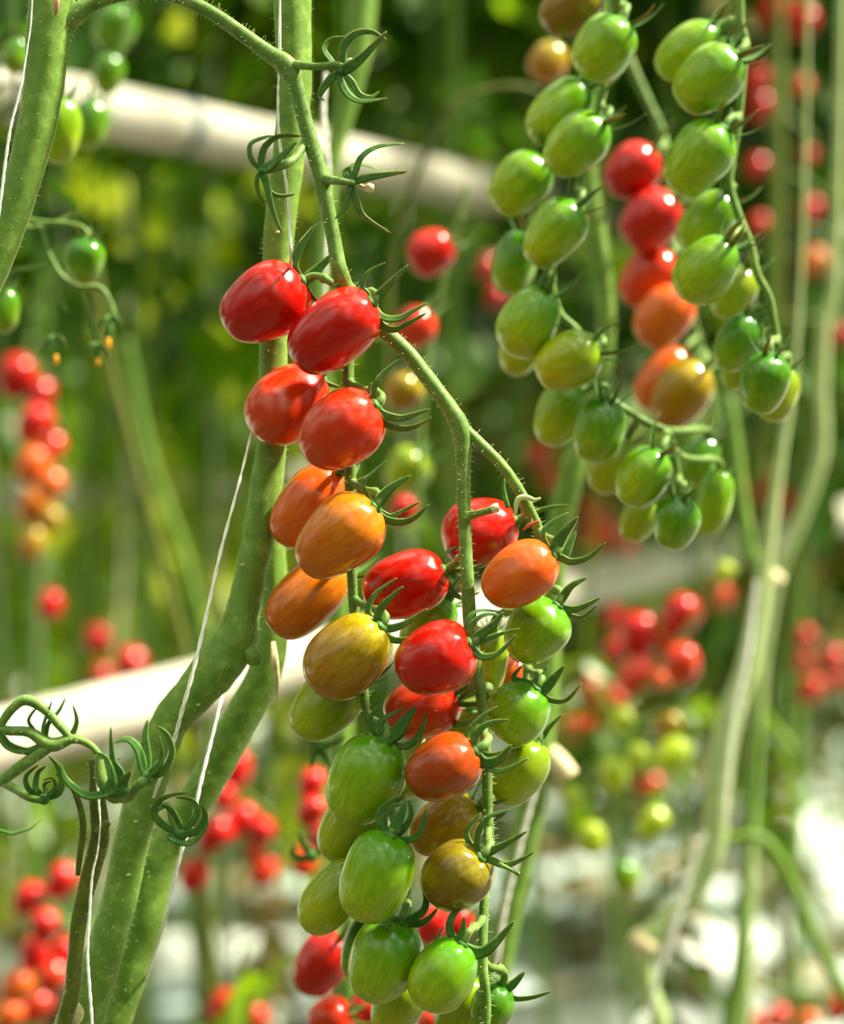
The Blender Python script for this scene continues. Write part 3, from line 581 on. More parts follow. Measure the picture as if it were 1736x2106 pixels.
BR = [
 ['red tomato at the left of the right strand, behind its curled calyxes', 916, 1172, 752, 1232, 134, .822, 6, 'red', [(10, -10, [(916, 1140), (942, 1123)]), (10, 10, [(951, 1173), (1001, 1159)]), (10, -5, [(927, 1211), (951, 1230), (987, 1218)]), (9, 0, [(950, 1190), (989, 1183)])]],
 ['red tomato passing behind the right strand stem at its top', 1062, 1072, 912, 1116, 142, .835, 4, 'red', [(12, 10, [(1058, 1090), (1053, 1062)]), (10, 10, [(1082, 1075), (1101, 1054), (1135, 1043), (1170, 1039)])]],
 ['smooth orange tomato at the top right of the right strand', 1140, 1138, 1000, 1225, 126, .79, 10, 'orange', [(9, -5, [(1117, 1102), (1132, 1076), (1170, 1054)]), (24, 15, [(1148, 1114), (1165, 1090), (1189, 1063)]), (14, -5, [(1160, 1142), (1174, 1116), (1185, 1094)]), (13, 15, [(1155, 1147), (1177, 1155), (1212, 1145), (1246, 1115)])]],
 ['bright red tomato in the centre of the right strand', 972, 1320, 820, 1388, 146, .787, 16, 'red', [(10, -10, [(961, 1301), (963, 1275), (987, 1256), (1044, 1261)]), (9, 5, [(968, 1294), (982, 1273), (1006, 1263), (1044, 1270)]), (18, 20, [(987, 1306), (1015, 1285), (1035, 1259)]), (10, 0, [(990, 1318), (1022, 1306), (1070, 1292)]), (14, 15, [(977, 1339), (994, 1351), (1027, 1342), (1062, 1304)])]],
 ['green tomato below the smooth orange one at right', 1148, 1242, 1060, 1352, 128, .81, 10, 'green', [(16, 10, [(1160, 1225), (1177, 1204), (1209, 1187)]), (14, 15, [(1170, 1253), (1196, 1249), (1236, 1228)]), (8, 0, [(1170, 1263), (1198, 1268), (1229, 1243)])]],
 ['red-orange tomato half hidden below the bright red one', 945, 1432, 795, 1480, 126, .83, 6, 'redorange', None],
 ['green tomato with a spread calyx, second down at the right', 1105, 1413, 1028, 1515, 128, .815, 12, 'green', [(20, 10, [(1120, 1415), (1141, 1394), (1162, 1368)]), (10, 15, [(1132, 1439), (1165, 1439), (1196, 1406)]), (12, -10, [(1085, 1405), (1056, 1394), (1075, 1368)]), (9, -10, [(1100, 1401), (1117, 1387), (1127, 1368)])]],
 ['brownish orange tomato touching the right strand stem', 983, 1540, 842, 1618, 136, .787, 14, 'brownorange', [(10, -5, [(964, 1536), (961, 1509), (985, 1478), (1023, 1452)]), (13, 10, [(975, 1526), (985, 1502), (1013, 1485), (1049, 1481)]), (22, 20, [(996, 1568), (1027, 1561), (1053, 1531)]), (8, 5, [(1010, 1552), (1040, 1545), (1082, 1533)]), (10, 10, [(1006, 1581), (1037, 1583), (1089, 1559)])]],
 ['plain green tomato lowest at the right of the right strand', 1108, 1525, 1030, 1650, 106, .83, 0, 'palegreen', [(10, 5, [(1120, 1510), (1135, 1490), (1157, 1468)])]],
 ['olive tomato behind the stem under the brownish orange one', 988, 1662, 848, 1735, 122, .83, 4, 'goldolive', None],
 ['brown olive tomato with a star calyx facing the camera', 995, 1752, 887, 1850, 138, .79, 24, 'olive', [(11, -5, [(968, 1737), (961, 1709), (989, 1671)]), (12, 10, [(982, 1733), (989, 1702), (1009, 1678), (1051, 1664)]), (14, 10, [(1016, 1747), (1044, 1733), (1085, 1709)]), (13, 15, [(1009, 1768), (1037, 1778), (1065, 1771), (1099, 1752)]), (18, 20, [(982, 1771), (975, 1789), (992, 1797)])]],
 ['green tomato under three upright sepals, lowest whole one of the right strand', 952, 1935, 870, 2072, 132, .79, 8, 'green', [(14, -10, [(930, 1924), (926, 1896), (944, 1868), (980, 1847)]), (15, 15, [(944, 1930), (952, 1910), (954, 1885)]), (22, 15, [(975, 1958), (999, 1955), (1027, 1930), (1058, 1894)]), (7, -10, [(925, 1935), (880, 1952), (895, 1935), (912, 1905)])]],
 ['green tomato at the bottom right behind the strand end', 1034, 2024, 990, 2120, 88, .82, 6, 'darkgreen', [(10, -10, [(1028, 2017), (1006, 2000)]), (18, 10, [(1050, 2028), (1080, 1998)]), (11, 10, [(1054, 2051), (1092, 2051), (1134, 2039)])]],
 ['green tomato cut by the frame bottom between the last two', 978, 2005, 922, 2135, 108, .84, 0, 'palegreen', None],
 ['yellow-green tomato glimpsed right of the stem beside the bright red one', 1015, 1290, 1008, 1425, 66, .845, 0, 'palegreen', None],
 ['green tomato glimpsed between the two upper red ones', 925, 1232, 838, 1340, 96, .85, 0, 'green', None],
 ['green tomato glimpsed behind the stem above the brownish orange one', 1000, 1438, 930, 1535, 84, .855, 0, 'palegreen', None],
 ['green tomato glimpsed left of the brownish orange one', 870, 1515, 838, 1640, 66, .86, 0, 'palegreen', None],
 ['orange tomato sliver between the two upper green ones at right', 1066, 1355, 1030, 1440, 60, .865, 0, 'orange', None]]
# ordering by depth is kept; neighbours are pushed apart where they would touch through
nA = len(FR); allr = relax(FR+BR, 80); FR, BR = allr[:nA], allr[nA:]
sA = strand_samples(TA, .8); sB = strand_samples(TB, .8); sB2 = strand_samples(TB2, .8)
for r in FR: tomato(r, 'tomatoes on the left strand of the front truss', sA, r[9], up=55, stalkw=15, hairy=True)
for i, r in enumerate(BR): tomato(r, 'tomatoes on the right strand of the front truss', sB2 if i in (1, 2, 4, 6, 8, 14, 18) else sB, r[9], up=50, stalkw=15, hairy=True)

# ------------------------------------------------------------------ old calyxes at the lower left
c0 = P(150, 1540, .76); MC = Matrix.Translation(c0); old = empty('picked_truss', MC)
tag(old, 'picked truss of curled empty calyxes reaching in from the left edge', 'truss')
mb = MB(); pas = []
for pts in ([(-120, 1470, 20), (-40, 1488, 20), (10, 1502, 20), (60, 1506, 22), (105, 1532, 30), (150, 1520, 20), (185, 1532, 16), (210, 1560, 14)], [(-80, 1640, 24), (0, 1606, 22), (45, 1575, 24), (98, 1538, 24)],
            [(-30, 1560, 14), (2, 1490, 18), (30, 1452, 20), (55, 1440, 22), (90, 1458, 20), (120, 1490, 18), (145, 1518, 16)], [(205, 1556, 14), (208, 1600, 26), (235, 1640, 26), (262, 1620, 22)], [(-20, 1470, 10), (10, 1530, 14), (50, 1545, 14), (80, 1535, 12)]):
    pas.append(tube_px(mb, pts, .765, 8, 12))
mb.build('truss_stem', 'rachis', old, MC)
mb = MB()
for pa, ra in pas: add_hairs(mb, pa, ra, 900, .0008, .0018)
tag(mb.build('stem_hair', 'hair', old, MC), kind='stuff')
bare_calyx(old, MC, (250, 1622), .762, [
    (14, 20, [(184, 1637), (138, 1606), (122, 1568)]), (15, 10, [(218, 1629), (230, 1599), (218, 1560), (200, 1548)]), (20, 25, [(256, 1605), (270, 1585)]),
    (15, 5, [(249, 1591), (232, 1560), (228, 1495)])], hub=30)
bare_calyx(old, MC, (300, 1600), .764, [
    (17, 15, [(293, 1575), (283, 1540), (262, 1520), (235, 1528)]), (15, 15, [(318, 1583), (333, 1560), (329, 1514)]), (13, 5, [(335, 1587), (354, 1549), (345, 1512), (322, 1493)]),
    (15, -10, [(303, 1560), (299, 1514), (304, 1480)])], [(235, 1638, 22), (262, 1640, 22), (285, 1615, 22), (300, 1602, 22)], hub=28)
bare_calyx(old, MC, (95, 1530), .765, [(14, 10, [(60, 1545), (20, 1530), (3, 1500)]), (9, 0, [(70, 1500), (60, 1478), (85, 1445)]), (10, 5, [(90, 1495), (108, 1440)]), (9, -5, [(100, 1490), (122, 1462), (135, 1435)]), (10, 0, [(140, 1518), (158, 1485), (150, 1450)])], hub=24)
bare_calyx(old, MC, (90, 1642), .775, [(11, 0, [(60, 1622), (55, 1595), (80, 1572)]), (12, 10, [(75, 1622), (78, 1590), (95, 1575)]), (12, 0, [(118, 1632), (128, 1605), (116, 1572), (100, 1555)]), (10, 15, [(100, 1635), (115, 1618), (108, 1600), (88, 1605)]), (9, 5, [(95, 1630), (92, 1612), (108, 1606)])],
    [(0, 1606, 18), (30, 1622, 18), (60, 1640, 16), (90, 1645, 18)], hub=22)
bare_calyx(old, MC, (372, 1716), .79, [(12, 0, [(340, 1700), (318, 1675), (325, 1650), (350, 1636), (390, 1630)]), (15, 10, [(368, 1695), (352, 1665), (330, 1655)]), (12, 0, [(388, 1700), (405, 1670), (395, 1645), (360, 1640)]), (14, 15, [(405, 1708), (422, 1680), (415, 1655)]), (12, 20, [(350, 1722), (390, 1735), (425, 1700), (420, 1668)])],
    [(308, 1660, 12), (320, 1664, 14), (345, 1655, 12), (352, 1680, 14), (366, 1712, 16)], hub=24)
mb = MB(); add_sepal(mb, [P(-10, 1705, .74), P(25, 1716, .74), P(60, 1706, .74), (P(92, 1678, .74))], .0017, UP); mb.build('sepal', 'sepal', old, MC)

# ------------------------------------------------------------------ right-hand green clusters
def strand_thing(label, pts, z, mat='rachis', hair=300):
    b = P(*pts[0][:2], z); M = Matrix.Translation(b); t = empty('tomato_truss', M); tag(t, label, 'truss')
    mb = MB(); pa, ra = tube_px(mb, pts, z, 9, 12, wob=.06); mb.build('truss_stem', mat, t, M)
    if hair:
        mb = MB(); add_hairs(mb, pa, ra, hair, .001, .002); tag(mb.build('stem_hair', 'hair', t, M), kind='stuff')
    return strand_samples(pts, z)
sC = strand_thing('green truss stem threading the left green cluster at upper right', [(1330, -200, 20), (1285, -20, 18), (1262, 60, 16), (1240, 190, 16), (1205, 330, 16), (1160, 470, 15), (1135, 560, 15), (1150, 640, 14), (1195, 690, 14), (1215, 780, 14), (1270, 830, 13), (1330, 868, 12), (1375, 890, 12), (1392, 950, 11), (1400, 1015, 10)], .925)
sD = strand_thing('pale crooked truss stem of the rightmost green cluster', [(1515, -200, 20), (1522, -20, 17), (1524, 50, 17), (1534, 90, 15), (1528, 160, 15), (1520, 240, 16), (1508, 320, 16), (1500, 375, 18), (1518, 440, 18), (1542, 500, 18), (1556, 560, 18), (1582, 612, 17), (1590, 650, 15), (1600, 700, 13), (1604, 735, 10)], .905)
sE = strand_thing('blurred truss stem above the red to orange column', [(1270, 60, 20), (1300, 140, 22), (1330, 205, 20), (1362, 275, 18), (1384, 380, 15), (1392, 500, 14), (1418, 620, 14), (1440, 710, 14), (1462, 800, 14), (1470, 880, 12)], 1.12, hair=0)
CR_ = [
 ['olive green tomato cut off by the top edge', 1232, -22, 1118, 52, 112, .93, 0, 'olive'],
 ['round green tomato highest whole one of the left green cluster', 1280, 40, 1205, 156, 124, .90, 8, 'green'],
 ['green tomato hanging lower left of the highest round one', 1205, 172, 1100, 290, 112, .93, 4, 'green'],
 ['green tomato with twin white glints under the upright sepal', 1243, 248, 1132, 346, 116, .90, 12, 'green'],
 ['green tomato leftmost of the upper green cluster', 1120, 325, 1022, 430, 116, .93, 2, 'green'],
 ['green tomato in front below the twin-glint one', 1188, 418, 1095, 540, 114, .90, 10, 'green'],
 ['darker green tomato half hidden left of the middle of the green cluster', 1080, 475, 1042, 602, 94, .95, 0, 'darkgreen'],
 ['green tomato with grooved dark shoulder in the middle of the green cluster', 1125, 598, 1052, 728, 120, .90, 10, 'green'],
 ['yellowish green tomato tip showing under the grooved one', 1098, 650, 1052, 770, 92, .95, 0, 'palegreen'],
 ['plump light green tomato lying sideways under the grooved one', 1232, 712, 1108, 776, 116, .89, 8, 'palegreen'],
 ['green tomato with pale right shoulder under the sideways one', 1188, 792, 1122, 912, 106, .93, 0, 'green'],
 ['dark striped green tomato at the bend of the green cluster', 1248, 822, 1215, 948, 104, .895, 8, 'darkgreen'],
 ['green tomato half behind the dark striped one', 1292, 900, 1228, 1010, 86, .94, 0, 'palegreen'],
 ['round green tomato with one white glint near the end of the green cluster', 1358, 926, 1288, 1036, 106, .895, 10, 'green'],
 ['green tomato low left behind the lowest green one', 1335, 1025, 1292, 1110, 76, .94, 0, 'palegreen'],
 ['dark green lowest tomato of the green cluster', 1402, 1022, 1378, 1128, 94, .89, 8, 'darkgreen'],
 ['green tomato at the right end of the green cluster', 1482, 966, 1452, 1098, 74, .97, 2, 'green'],
 ['blurred dark green tomato above the right end one', 1462, 900, 1412, 995, 84, 1.0, 2, 'darkgreen']]
DR_ = [
 ['green tomato at the top of the rightmost cluster, behind its neighbour', 1478, 62, 1356, 148, 106, .93, 4, 'green'],
 ['green tomato in front at the top of the rightmost cluster', 1516, 112, 1400, 212, 128, .885, 10, 'green'],
 ['large green tomato below the curled calyx of the rightmost cluster', 1488, 262, 1388, 390, 126, .885, 10, 'green'],
 ['pale green tomato third down, partly hidden in the rightmost cluster', 1500, 402, 1412, 515, 106, .92, 4, 'green'],
 ['green tomato fourth down in front in the rightmost cluster', 1500, 498, 1406, 612, 118, .885, 12, 'green'],
 ['green tomato behind the fourth of the rightmost cluster', 1540, 552, 1478, 650, 92, .94, 0, 'palegreen'],
 ['dark shouldered green tomato left of the hanging stalks', 1545, 650, 1488, 758, 90, .91, 6, 'darkgreen'],
 ['striped green tomato lowest in front of the rightmost cluster', 1580, 724, 1562, 848, 104, .88, 12, 'darkgreen'],
 ['green tomato half hidden behind the striped lowest one', 1618, 755, 1582, 864, 84, .93, 0, 'palegreen'],
 ['yellow-green tomato edge left of the striped lowest one', 1530, 700, 1505, 800, 64, .945, 0, 'palegreen']]
ER_ = [
 ['blurred red tomato at the top of the red to orange column', 1350, 312, 1252, 390, 112, 1.08, 8, 'red'],
 ['blurred red tomato second in the red to orange column', 1385, 405, 1292, 500, 118, 1.07, 8, 'red'],
 ['blurred orange-red tomato third in the red to orange column', 1382, 522, 1288, 620, 112, 1.09, 6, 'redorange'],
 ['blurred orange tomato fourth in the column', 1408, 600, 1325, 705, 112, 1.06, 8, 'orange'],
 ['blurred orange tomato fifth in the column, behind the amber one', 1408, 722, 1322, 838, 96, 1.10, 4, 'orange'],
 ['blurred amber tomato at the bottom of the column', 1445, 748, 1360, 874, 114, 1.06, 8, 'goldolive']]
allr = relax(CR_+DR_+ER_, 60); a_, b_ = len(CR_), len(CR_)+len(DR_)
for r in allr[:a_]: tomato(r, 'tomatoes of the left green cluster at upper right', sC, up=40, stalkw=12)
for r in allr[a_:b_]: tomato(r, 'tomatoes of the rightmost green cluster', sD, up=30, stalkw=12)
for r in allr[b_:]: tomato(r, 'red to orange column behind the green clusters', sE, up=30, stalkw=12)

# ------------------------------------------------------------------ small young truss at the left
sL = strand_thing('thin young truss with flower buds at the left edge', [(-60, 380, 10), (0, 420, 10), (40, 452, 10), (62, 470, 12), (85, 470, 12), (100, 520, 10), (125, 565, 11), (160, 590, 12), (205, 592, 12), (228, 625, 11), (236, 655, 10)], .97, hair=200)
def twig(t, M, pts, z, mat='rachis', name='stalk'):
    mb = MB(); tube_px(mb, pts, z, 7, 10); mb.build(name, mat, t, M)
yt = bpy.data.objects['tomato_truss.004'] if 'tomato_truss.004' in bpy.data.objects else None
for o in bpy.data.objects:
    if o.get('label', '').startswith('thin young truss'): yt = o
MY = yt.matrix_world.copy(); MY = Matrix.Translation(P(-60, 380, .97))
twig(yt, MY, [(70, 468, 10), (110, 460, 10), (152, 440, 10), (158, 432, 16)], .97)
twig(yt, MY, [(105, 545, 9), (60, 552, 9), (25, 560, 10), (8, 590, 9), (4, 615, 8)], .97)
twig(yt, MY, [(120, 570, 9), (128, 620, 9), (140, 640, 8)], .97)
twig(yt, MY, [(165, 592, 8), (185, 650, 9), (196, 690, 10), (200, 712, 8)], .97)
for (x, y, x2, y2) in ((113, 690, 115, 752), (200, 705, 201, 752), (228, 650, 222, 720)):
    mb = MB(); tube_px(mb, [(x, y, 8), ((x+x2)/2, (y*.6+y2*.4), 15), (x2, y*.3+y2*.7, 11)], .97, 5, 10); bud = mb.build('flower_bud', 'sepal', yt, MY)
    mb = MB(); tube_px(mb, [(x2, y*.35+y2*.65, 10), (x2, y*.1+y2*.9, 11), (x2, y2, 3)], .968, 4, 10); mb.build('petals', 'flower', bud, MY)
    for sx in (-1, 1):
        mb = MB(); add_sepal(mb, [P(x, y, .968), P(x+sx*12, y+4, .966), P(x+sx*20, y+18, .966), P(x+sx*26, y+34, .968)], .0009, TOCAM); mb.build('sepal', 'sepal', bud, MY)
LR_ = [['green tomato half hidden behind the upper left corner stem', 128, 200, 116, 334, 90, .97, 4, 'green'],
       ['small dark green tomato hanging alone at the left', 180, 488, 168, 584, 80, .96, 6, 'darkgreen'],
       ['dark green tomato cut by the left edge', 14, 592, 6, 684, 62, .99, 0, 'darkgreen']]
for r in LR_: tomato(r, 'young tomatoes at the left', sL if r[1] > 120 and r[2] > 300 else None, up=50, stalkw=9)

# ------------------------------------------------------------------ blurred tomatoes further back
MID = [
 ['soft red tomato alone between the front truss and the green cluster', 925, 500, 848, 540, 98, 1.17, 6, 'red'],
 ['soft orange-red tomato behind the upper right sepals of the front truss', 882, 645, 826, 700, 88, 1.17, 8, 'redorange'],
 ['soft amber tomato behind the fork of the front truss', 850, 775, 808, 832, 80, 1.17, 8, 'goldolive'],
 ['soft light green tomato below the amber one behind the front truss', 870, 930, 806, 1002, 92, 1.25, 0, 'palegreen'],
 ['soft red tomato low behind the front truss beside the amber orange one', 848, 1024, 812, 1076, 56, 1.3, 0, 'red'],
 ['soft yellow tomato at the top left of the green cluster', 1148, 90, 1108, 166, 84, 1.22, 0, 'goldolive'],
 ['soft red tomato below the lowest pale green ones, bottom centre', 702, 1922, 622, 2040, 108, .96, 6, 'red'],
 ['soft orange-red tomato cut by the bottom edge', 720, 2082, 640, 2110, 92, .97, 6, 'redorange'],
 ['soft red tomato cut by the bottom edge, behind the lowest green ones', 775, 2040, 730, 2130, 84, .985, 0, 'red'],
 ['soft red tomato peeping between the two strands near the bottom', 905, 1868, 872, 1938, 66, 1.0, 0, 'red'],
 ['second soft red tomato peeping between the strands, on the right', 962, 1872, 920, 1938, 62, 1.03, 4, 'red'],
 ['soft orange-red tomato at the bottom edge between the strands', 905, 2082, 868, 2120, 60, 1.02, 0, 'redorange'],
 ['dark green blurred tomato at the top left above the pipe', 252, 12, 222, 104, 92, 1.25, 0, 'darkgreen'],
 ['dark green blurred tomato in front of the upper pipe', 230, 110, 216, 192, 66, 1.25, 0, 'darkgreen'],
 ['dark green blurred tomato behind the bright half-hidden one', 196, 205, 176, 305, 74, 1.15, 0, 'darkgreen'],
 ['dark green blurred tomato in the top left corner', 38, 78, 28, 150, 56, 1.1, 0, 'darkgreen']]
for r in relax(MID, 30): tomato(r, 'soft tomatoes a little behind the front truss', None)
strand_thing('soft truss stem linking the red, orange and amber tomatoes behind the front truss', [(960, 380, 10), (945, 450, 12), (915, 560, 12), (885, 700, 12), (868, 860, 11), (862, 1000, 10), (860, 1100, 8)], 1.2, hair=0)
strand_thing('dark blurred truss stem behind the upper left corner stem', [(290, -160, 14), (272, -30, 13), (250, 90, 12), (222, 190, 11), (190, 240, 9)], 1.24, hair=0)
ORD = ['topmost', 'second', 'third', 'fourth', 'fifth', 'sixth', 'seventh', 'eighth', 'ninth', 'tenth', 'eleventh', 'twelfth', 'thirteenth', 'fourteenth', 'fifteenth', 'sixteenth']
CNAME = {'red': 'red', 'redorange': 'orange-red', 'orange': 'orange', 'amber': 'amber', 'goldolive': 'yellow', 'green': 'green', 'palegreen': 'light green', 'lime': 'light green', 'yellowgreen': 'yellow-green', 'olive': 'olive'}
FAR = {
 'the far left blurred column': (1.75, [(32, 775, 84, 'red'), (84, 812, 60, 'red'), (70, 872, 76, 'red'), (108, 920, 54, 'redorange'), (66, 958, 72, 'orange'), (104, 998, 60, 'orange'), (70, 1040, 70, 'amber'), (102, 1072, 56, 'goldolive'), (64, 1118, 62, 'goldolive'), (104, 1245, 56, 'red')]),
 'the red pair above the low pipe at left': (2.0, [(200, 1316, 56, 'red'), (268, 1372, 74, 'red'), (206, 1392, 50, 'red')]),
 'the red patch behind the lower vines': (1.55, [(482, 1582, 74, 'red'), (462, 1640, 50, 'red'), (442, 1716, 74, 'red'), (496, 1688, 70, 'red'), (538, 1712, 56, 'red'), (400, 1800, 66, 'red'), (544, 1790, 62, 'redorange'), (520, 1748, 40, 'redorange')]),
 'the red column left of the green group': (1.35, [(642, 1612, 60, 'red'), (640, 1668, 60, 'red'), (660, 1725, 56, 'red'), (626, 1772, 56, 'redorange')]),
 'the bottom left corner column': (1.5, [(126, 1812, 70, 'red'), (58, 1848, 66, 'red'), (92, 1905, 64, 'red'), (130, 1960, 60, 'red'), (70, 1962, 62, 'red'), (108, 2010, 66, 'redorange'), (34, 2028, 66, 'orange'), (78, 2070, 64, 'redorange'), (18, 2090, 60, 'orange')]),
 'the bottom edge group left of centre': (1.6, [(458, 2072, 70, 'red'), (520, 2096, 70, 'redorange'), (442, 2120, 60, 'red')]),
 'the bright bunch right of centre': (1.48, [(1400, 1268, 84, 'red'), (1314, 1306, 84, 'red'), (1402, 1366, 80, 'redorange'), (1312, 1390, 82, 'redorange'), (1370, 1318, 44, 'orange'), (1360, 1400, 34, 'orange')]),
 'the dim bunch right of centre': (1.9, [(1265, 1270, 46, 'red'), (1268, 1338, 52, 'red'), (1216, 1424, 56, 'red'), (1262, 1440, 46, 'redorange'), (1180, 1500, 50, 'redorange'), (1222, 1486, 44, 'redorange'), (1480, 1228, 54, 'redorange'), (1336, 1618, 56, 'redorange')]),
 'the lower right light bunch': (1.45, [(1490, 1178, 44, 'lime'), (1280, 1482, 50, 'lime'), (1312, 1556, 50, 'lime'), (1382, 1552, 72, 'lime'), (1262, 1592, 66, 'lime'), (1342, 1692, 66, 'lime'), (1218, 1724, 62, 'lime'), (1180, 1640, 42, 'lime'), (1286, 1802, 64, 'green'), (1376, 1490, 50, 'goldolive')]),
 'the upper right background reds': (2.1, [(1592, 22, 62, 'red'), (1652, 48, 60, 'red'), (1556, 170, 56, 'red'), (1562, 222, 54, 'red'), (1650, 178, 40, 'redorange'), (1556, 345, 46, 'red'), (1662, 322, 36, 'red'), (1668, 432, 48, 'red'), (1672, 540, 60, 'amber'), (1560, 460, 40, 'redorange'), (1730, 690, 44, 'red'), (1004, 552, 46, 'red'), (1020, 610, 44, 'red')]),
 'the reds beyond the pipe at right centre': (2.4, [(1574, 1000, 54, 'red'), (1602, 1034, 60, 'red'), (1108, 934, 48, 'red'), (1130, 985, 40, 'redorange'), (1220, 1052, 48, 'red'), (1240, 1100, 60, 'redorange'), (1210, 1100, 40, 'red'), (1290, 1130, 40, 'red')]),
 'the reds at the right edge below the pipe': (2.2, [(1654, 1312, 44, 'red'), (1650, 1362, 40, 'red'), (1712, 1358, 52, 'red'), (1668, 1420, 56, 'redorange'), (1720, 1400, 40, 'redorange')]),
 'the reds along the bottom right edge': (1.9, [(1526, 2052, 44, 'red'), (1600, 2094, 50, 'redorange'), (1726, 2076, 50, 'red'), (1660, 2100, 40, 'orange'), (1560, 2110, 44, 'redorange')])}
rf = random.Random(5)
for where, (z, L) in FAR.items():
    rows = []
    for x, y, d, s in L:
        a = rf.uniform(-.7, -.1) if 'bunch' not in where else rf.uniform(-1.2, .4); h = d*.56
        rows.append(['', x-math.sin(a)*h, y-math.cos(a)*h, x+math.sin(a)*h, y+math.cos(a)*h, d*.93, z+rf.uniform(-.03, .03), rf.uniform(-10, 20), s])
    rows = relax(rows, 40); rows.sort(key=lambda r: r[2]+r[4]); cnt = {}
    tot = {}
    for r in rows: tot[r[8]] = tot.get(r[8], 0)+1
    for r in rows:
        k = cnt.get(r[8], 0); cnt[r[8]] = k+1
        r[0] = ('only %s tomato in %s' % (CNAME[r[8]], where)) if tot[r[8]] == 1 else ('%s %s tomato from the top in %s' % (ORD[k], CNAME[r[8]], where)).replace('topmost %s tomato from the top' % CNAME[r[8]], 'topmost %s tomato' % CNAME[r[8]])
        tomato(r, 'tomatoes of '+where, None, detail=False)
    # their thin truss stem
    if 'scattered' not in where and 'beyond' not in where:
        pts = [(r[1]+8, r[2]-6, 9) for r in rows]; pts = [(pts[0][0]+20, pts[0][1]-90, 12)]+pts
        mb = MB(); tube_px(mb, pts, z+.03, 5, 8); b = P(*pts[0][:2], z); o = mb.build('tomato_truss', 'rachis', None, Matrix.Translation(b)); o.location = b
        tag(o, 'thin truss stem behind '+where, 'truss')

# ------------------------------------------------------------------ foliage
def leaflet(mb, o, d, up, L, W):
    """one pointed, folded, slightly lobed leaflet with a midrib fold"""
    s = d.cross(up).normalized(); b0 = len(mb.v); N = 6
    prof = [0, .62, 1.0, .72, .82, .45, 0]
    for i in range(N+1):
        u = i/N; c = o+d*(L*u)-up*(L*.25*u*u); wv = W*prof[i]
        mb.v += [c-s*wv+up*wv*.35, c-up*.0, c+s*wv+up*wv*.35]
    for i in range(N):
        q = b0+i*3; mb.f += [(q, q+1, q+4, q+3), (q+1, q+2, q+5, q+4)]
def compound_leaf(mb, o, d, L, rnd):
    up = Vector((0, 0, 1)); p = o; dd = d.normalized(); n = 7
    path = [o]
    for i in range(n):
        dd = (dd+Vector((0, 0, -.16))).normalized(); p = p+dd*(L/n); path.append(p)
    add_tube(mb, path, [.0022*(1-.6*i/n) for i in range(n+1)], 4, cap=False)
    for i in range(2, n+1):
        t = (path[i]-path[i-1]).normalized(); s = t.cross(up).normalized()
        if i == n: leaflet(mb, path[i], t, up, L*.32, L*.11); break
        for sg in (-1, 1):
            l = L*rnd.uniform(.2, .34); dr = (s*sg+t*.45+Vector((0, 0, rnd.uniform(-.5, .1)))).normalized()
            u2 = (up+Vector((rnd.uniform(-.5, .5), rnd.uniform(-.5, .5), 0))).normalized(); leaflet(mb, path[i], dr, u2, l, l*.33)
def foliage_mesh(seed, n, zlo, zhi, L, mat):
    rnd = random.Random(seed); mb = MB()
    for i in range(n):
        u = rnd.random(); z = zlo+(zhi-zlo)*u; a = rnd.random()*2*PI
        compound_leaf(mb, Vector((.01*math.cos(a), .01*math.sin(a), z)), Vector((math.cos(a), math.sin(a), rnd.uniform(-.2, .7))), L*rnd.uniform(.7, 1.2), rnd)
    me = bpy.data.meshes.new('foliage'); me.from_pydata([tuple(v) for v in mb.v], [], mb.f)
    me.materials.append(MAT[mat]); me.update(); return me
FOL = {m: [foliage_mesh(s+h, 34, 1.40, 2.6, .32, m) for s, h in ((1, 0), (2, 0), (3, 0))] for m in ('leaf', 'leafdark')}
FOLLOW = {m: [foliage_mesh(20+s, 44, .45, 2.2, .27, m) for s in (1, 2, 3)] for m in ('leaf', 'leafsunlit', 'leafdark', 'leafolive')}
def stem_mesh(seed):
    rnd = random.Random(seed); mb = MB(); path = [Vector((.04*math.sin(i*.6+seed)*(i > 0), .04*math.cos(i*.5+seed)*(i > 0), i*.16)) for i in range(21)]
    add_tube(mb, path, [.008]*21, 10, wob=.05); me = bpy.data.meshes.new('main_stem'); me.from_pydata([tuple(v) for v in mb.v], [], mb.f)
    me.polygons.foreach_set('use_smooth', [True]*len(me.polygons)); me.materials.append(MAT['vine']); return me
STM = [stem_mesh(s) for s in range(4)]
def plant(px, d, kind, mat, label, group):
    k = int(px*7+d*31) % 3; g = P(px, 900, d); t = empty('tomato_plant'); t.location = (g.x, g.y, 0); t.rotation_euler = (0, 0, (px*1.7) % 6.28)
    tag(t, label, 'plant', group)
    for nm, me in (('main_stem', STM[int(px) % 4]), ('foliage', (FOL if kind == 'high' else FOLLOW)[mat][k])):
        o = bpy.data.objects.new(nm, me); C.objects.link(o); o.parent = t
        if nm == 'foliage': tag(o, kind='stuff')
PL = [(-180, 2.5, 'high', 'leafdark'), (120, 2.7, 'high', 'leaf'), (380, 2.5, 'high', 'leafdark'), (620, 2.9, 'high', 'leafdark'), (860, 2.6, 'high', 'leaf'), (1100, 2.9, 'high', 'leaf'), (1330, 2.5, 'high', 'leafdark'), (1560, 2.8, 'high', 'leafdark'), (1800, 2.5, 'high', 'leafdark'), (2050, 2.8, 'high', 'leaf'),
      (-260, 3.6, 'low', 'leafsunlit'), (-20, 3.5, 'low', 'leaf'), (210, 3.8, 'low', 'leafsunlit'), (430, 3.6, 'low', 'leafsunlit'), (660, 3.9, 'low', 'leaf'), (900, 3.7, 'low', 'leafdark'), (1130, 3.9, 'low', 'leafolive'), (1380, 3.7, 'low', 'leafolive'), (1620, 3.9, 'low', 'leafdark'), (1870, 3.7, 'low', 'leafolive')]
rp = random.Random(3)
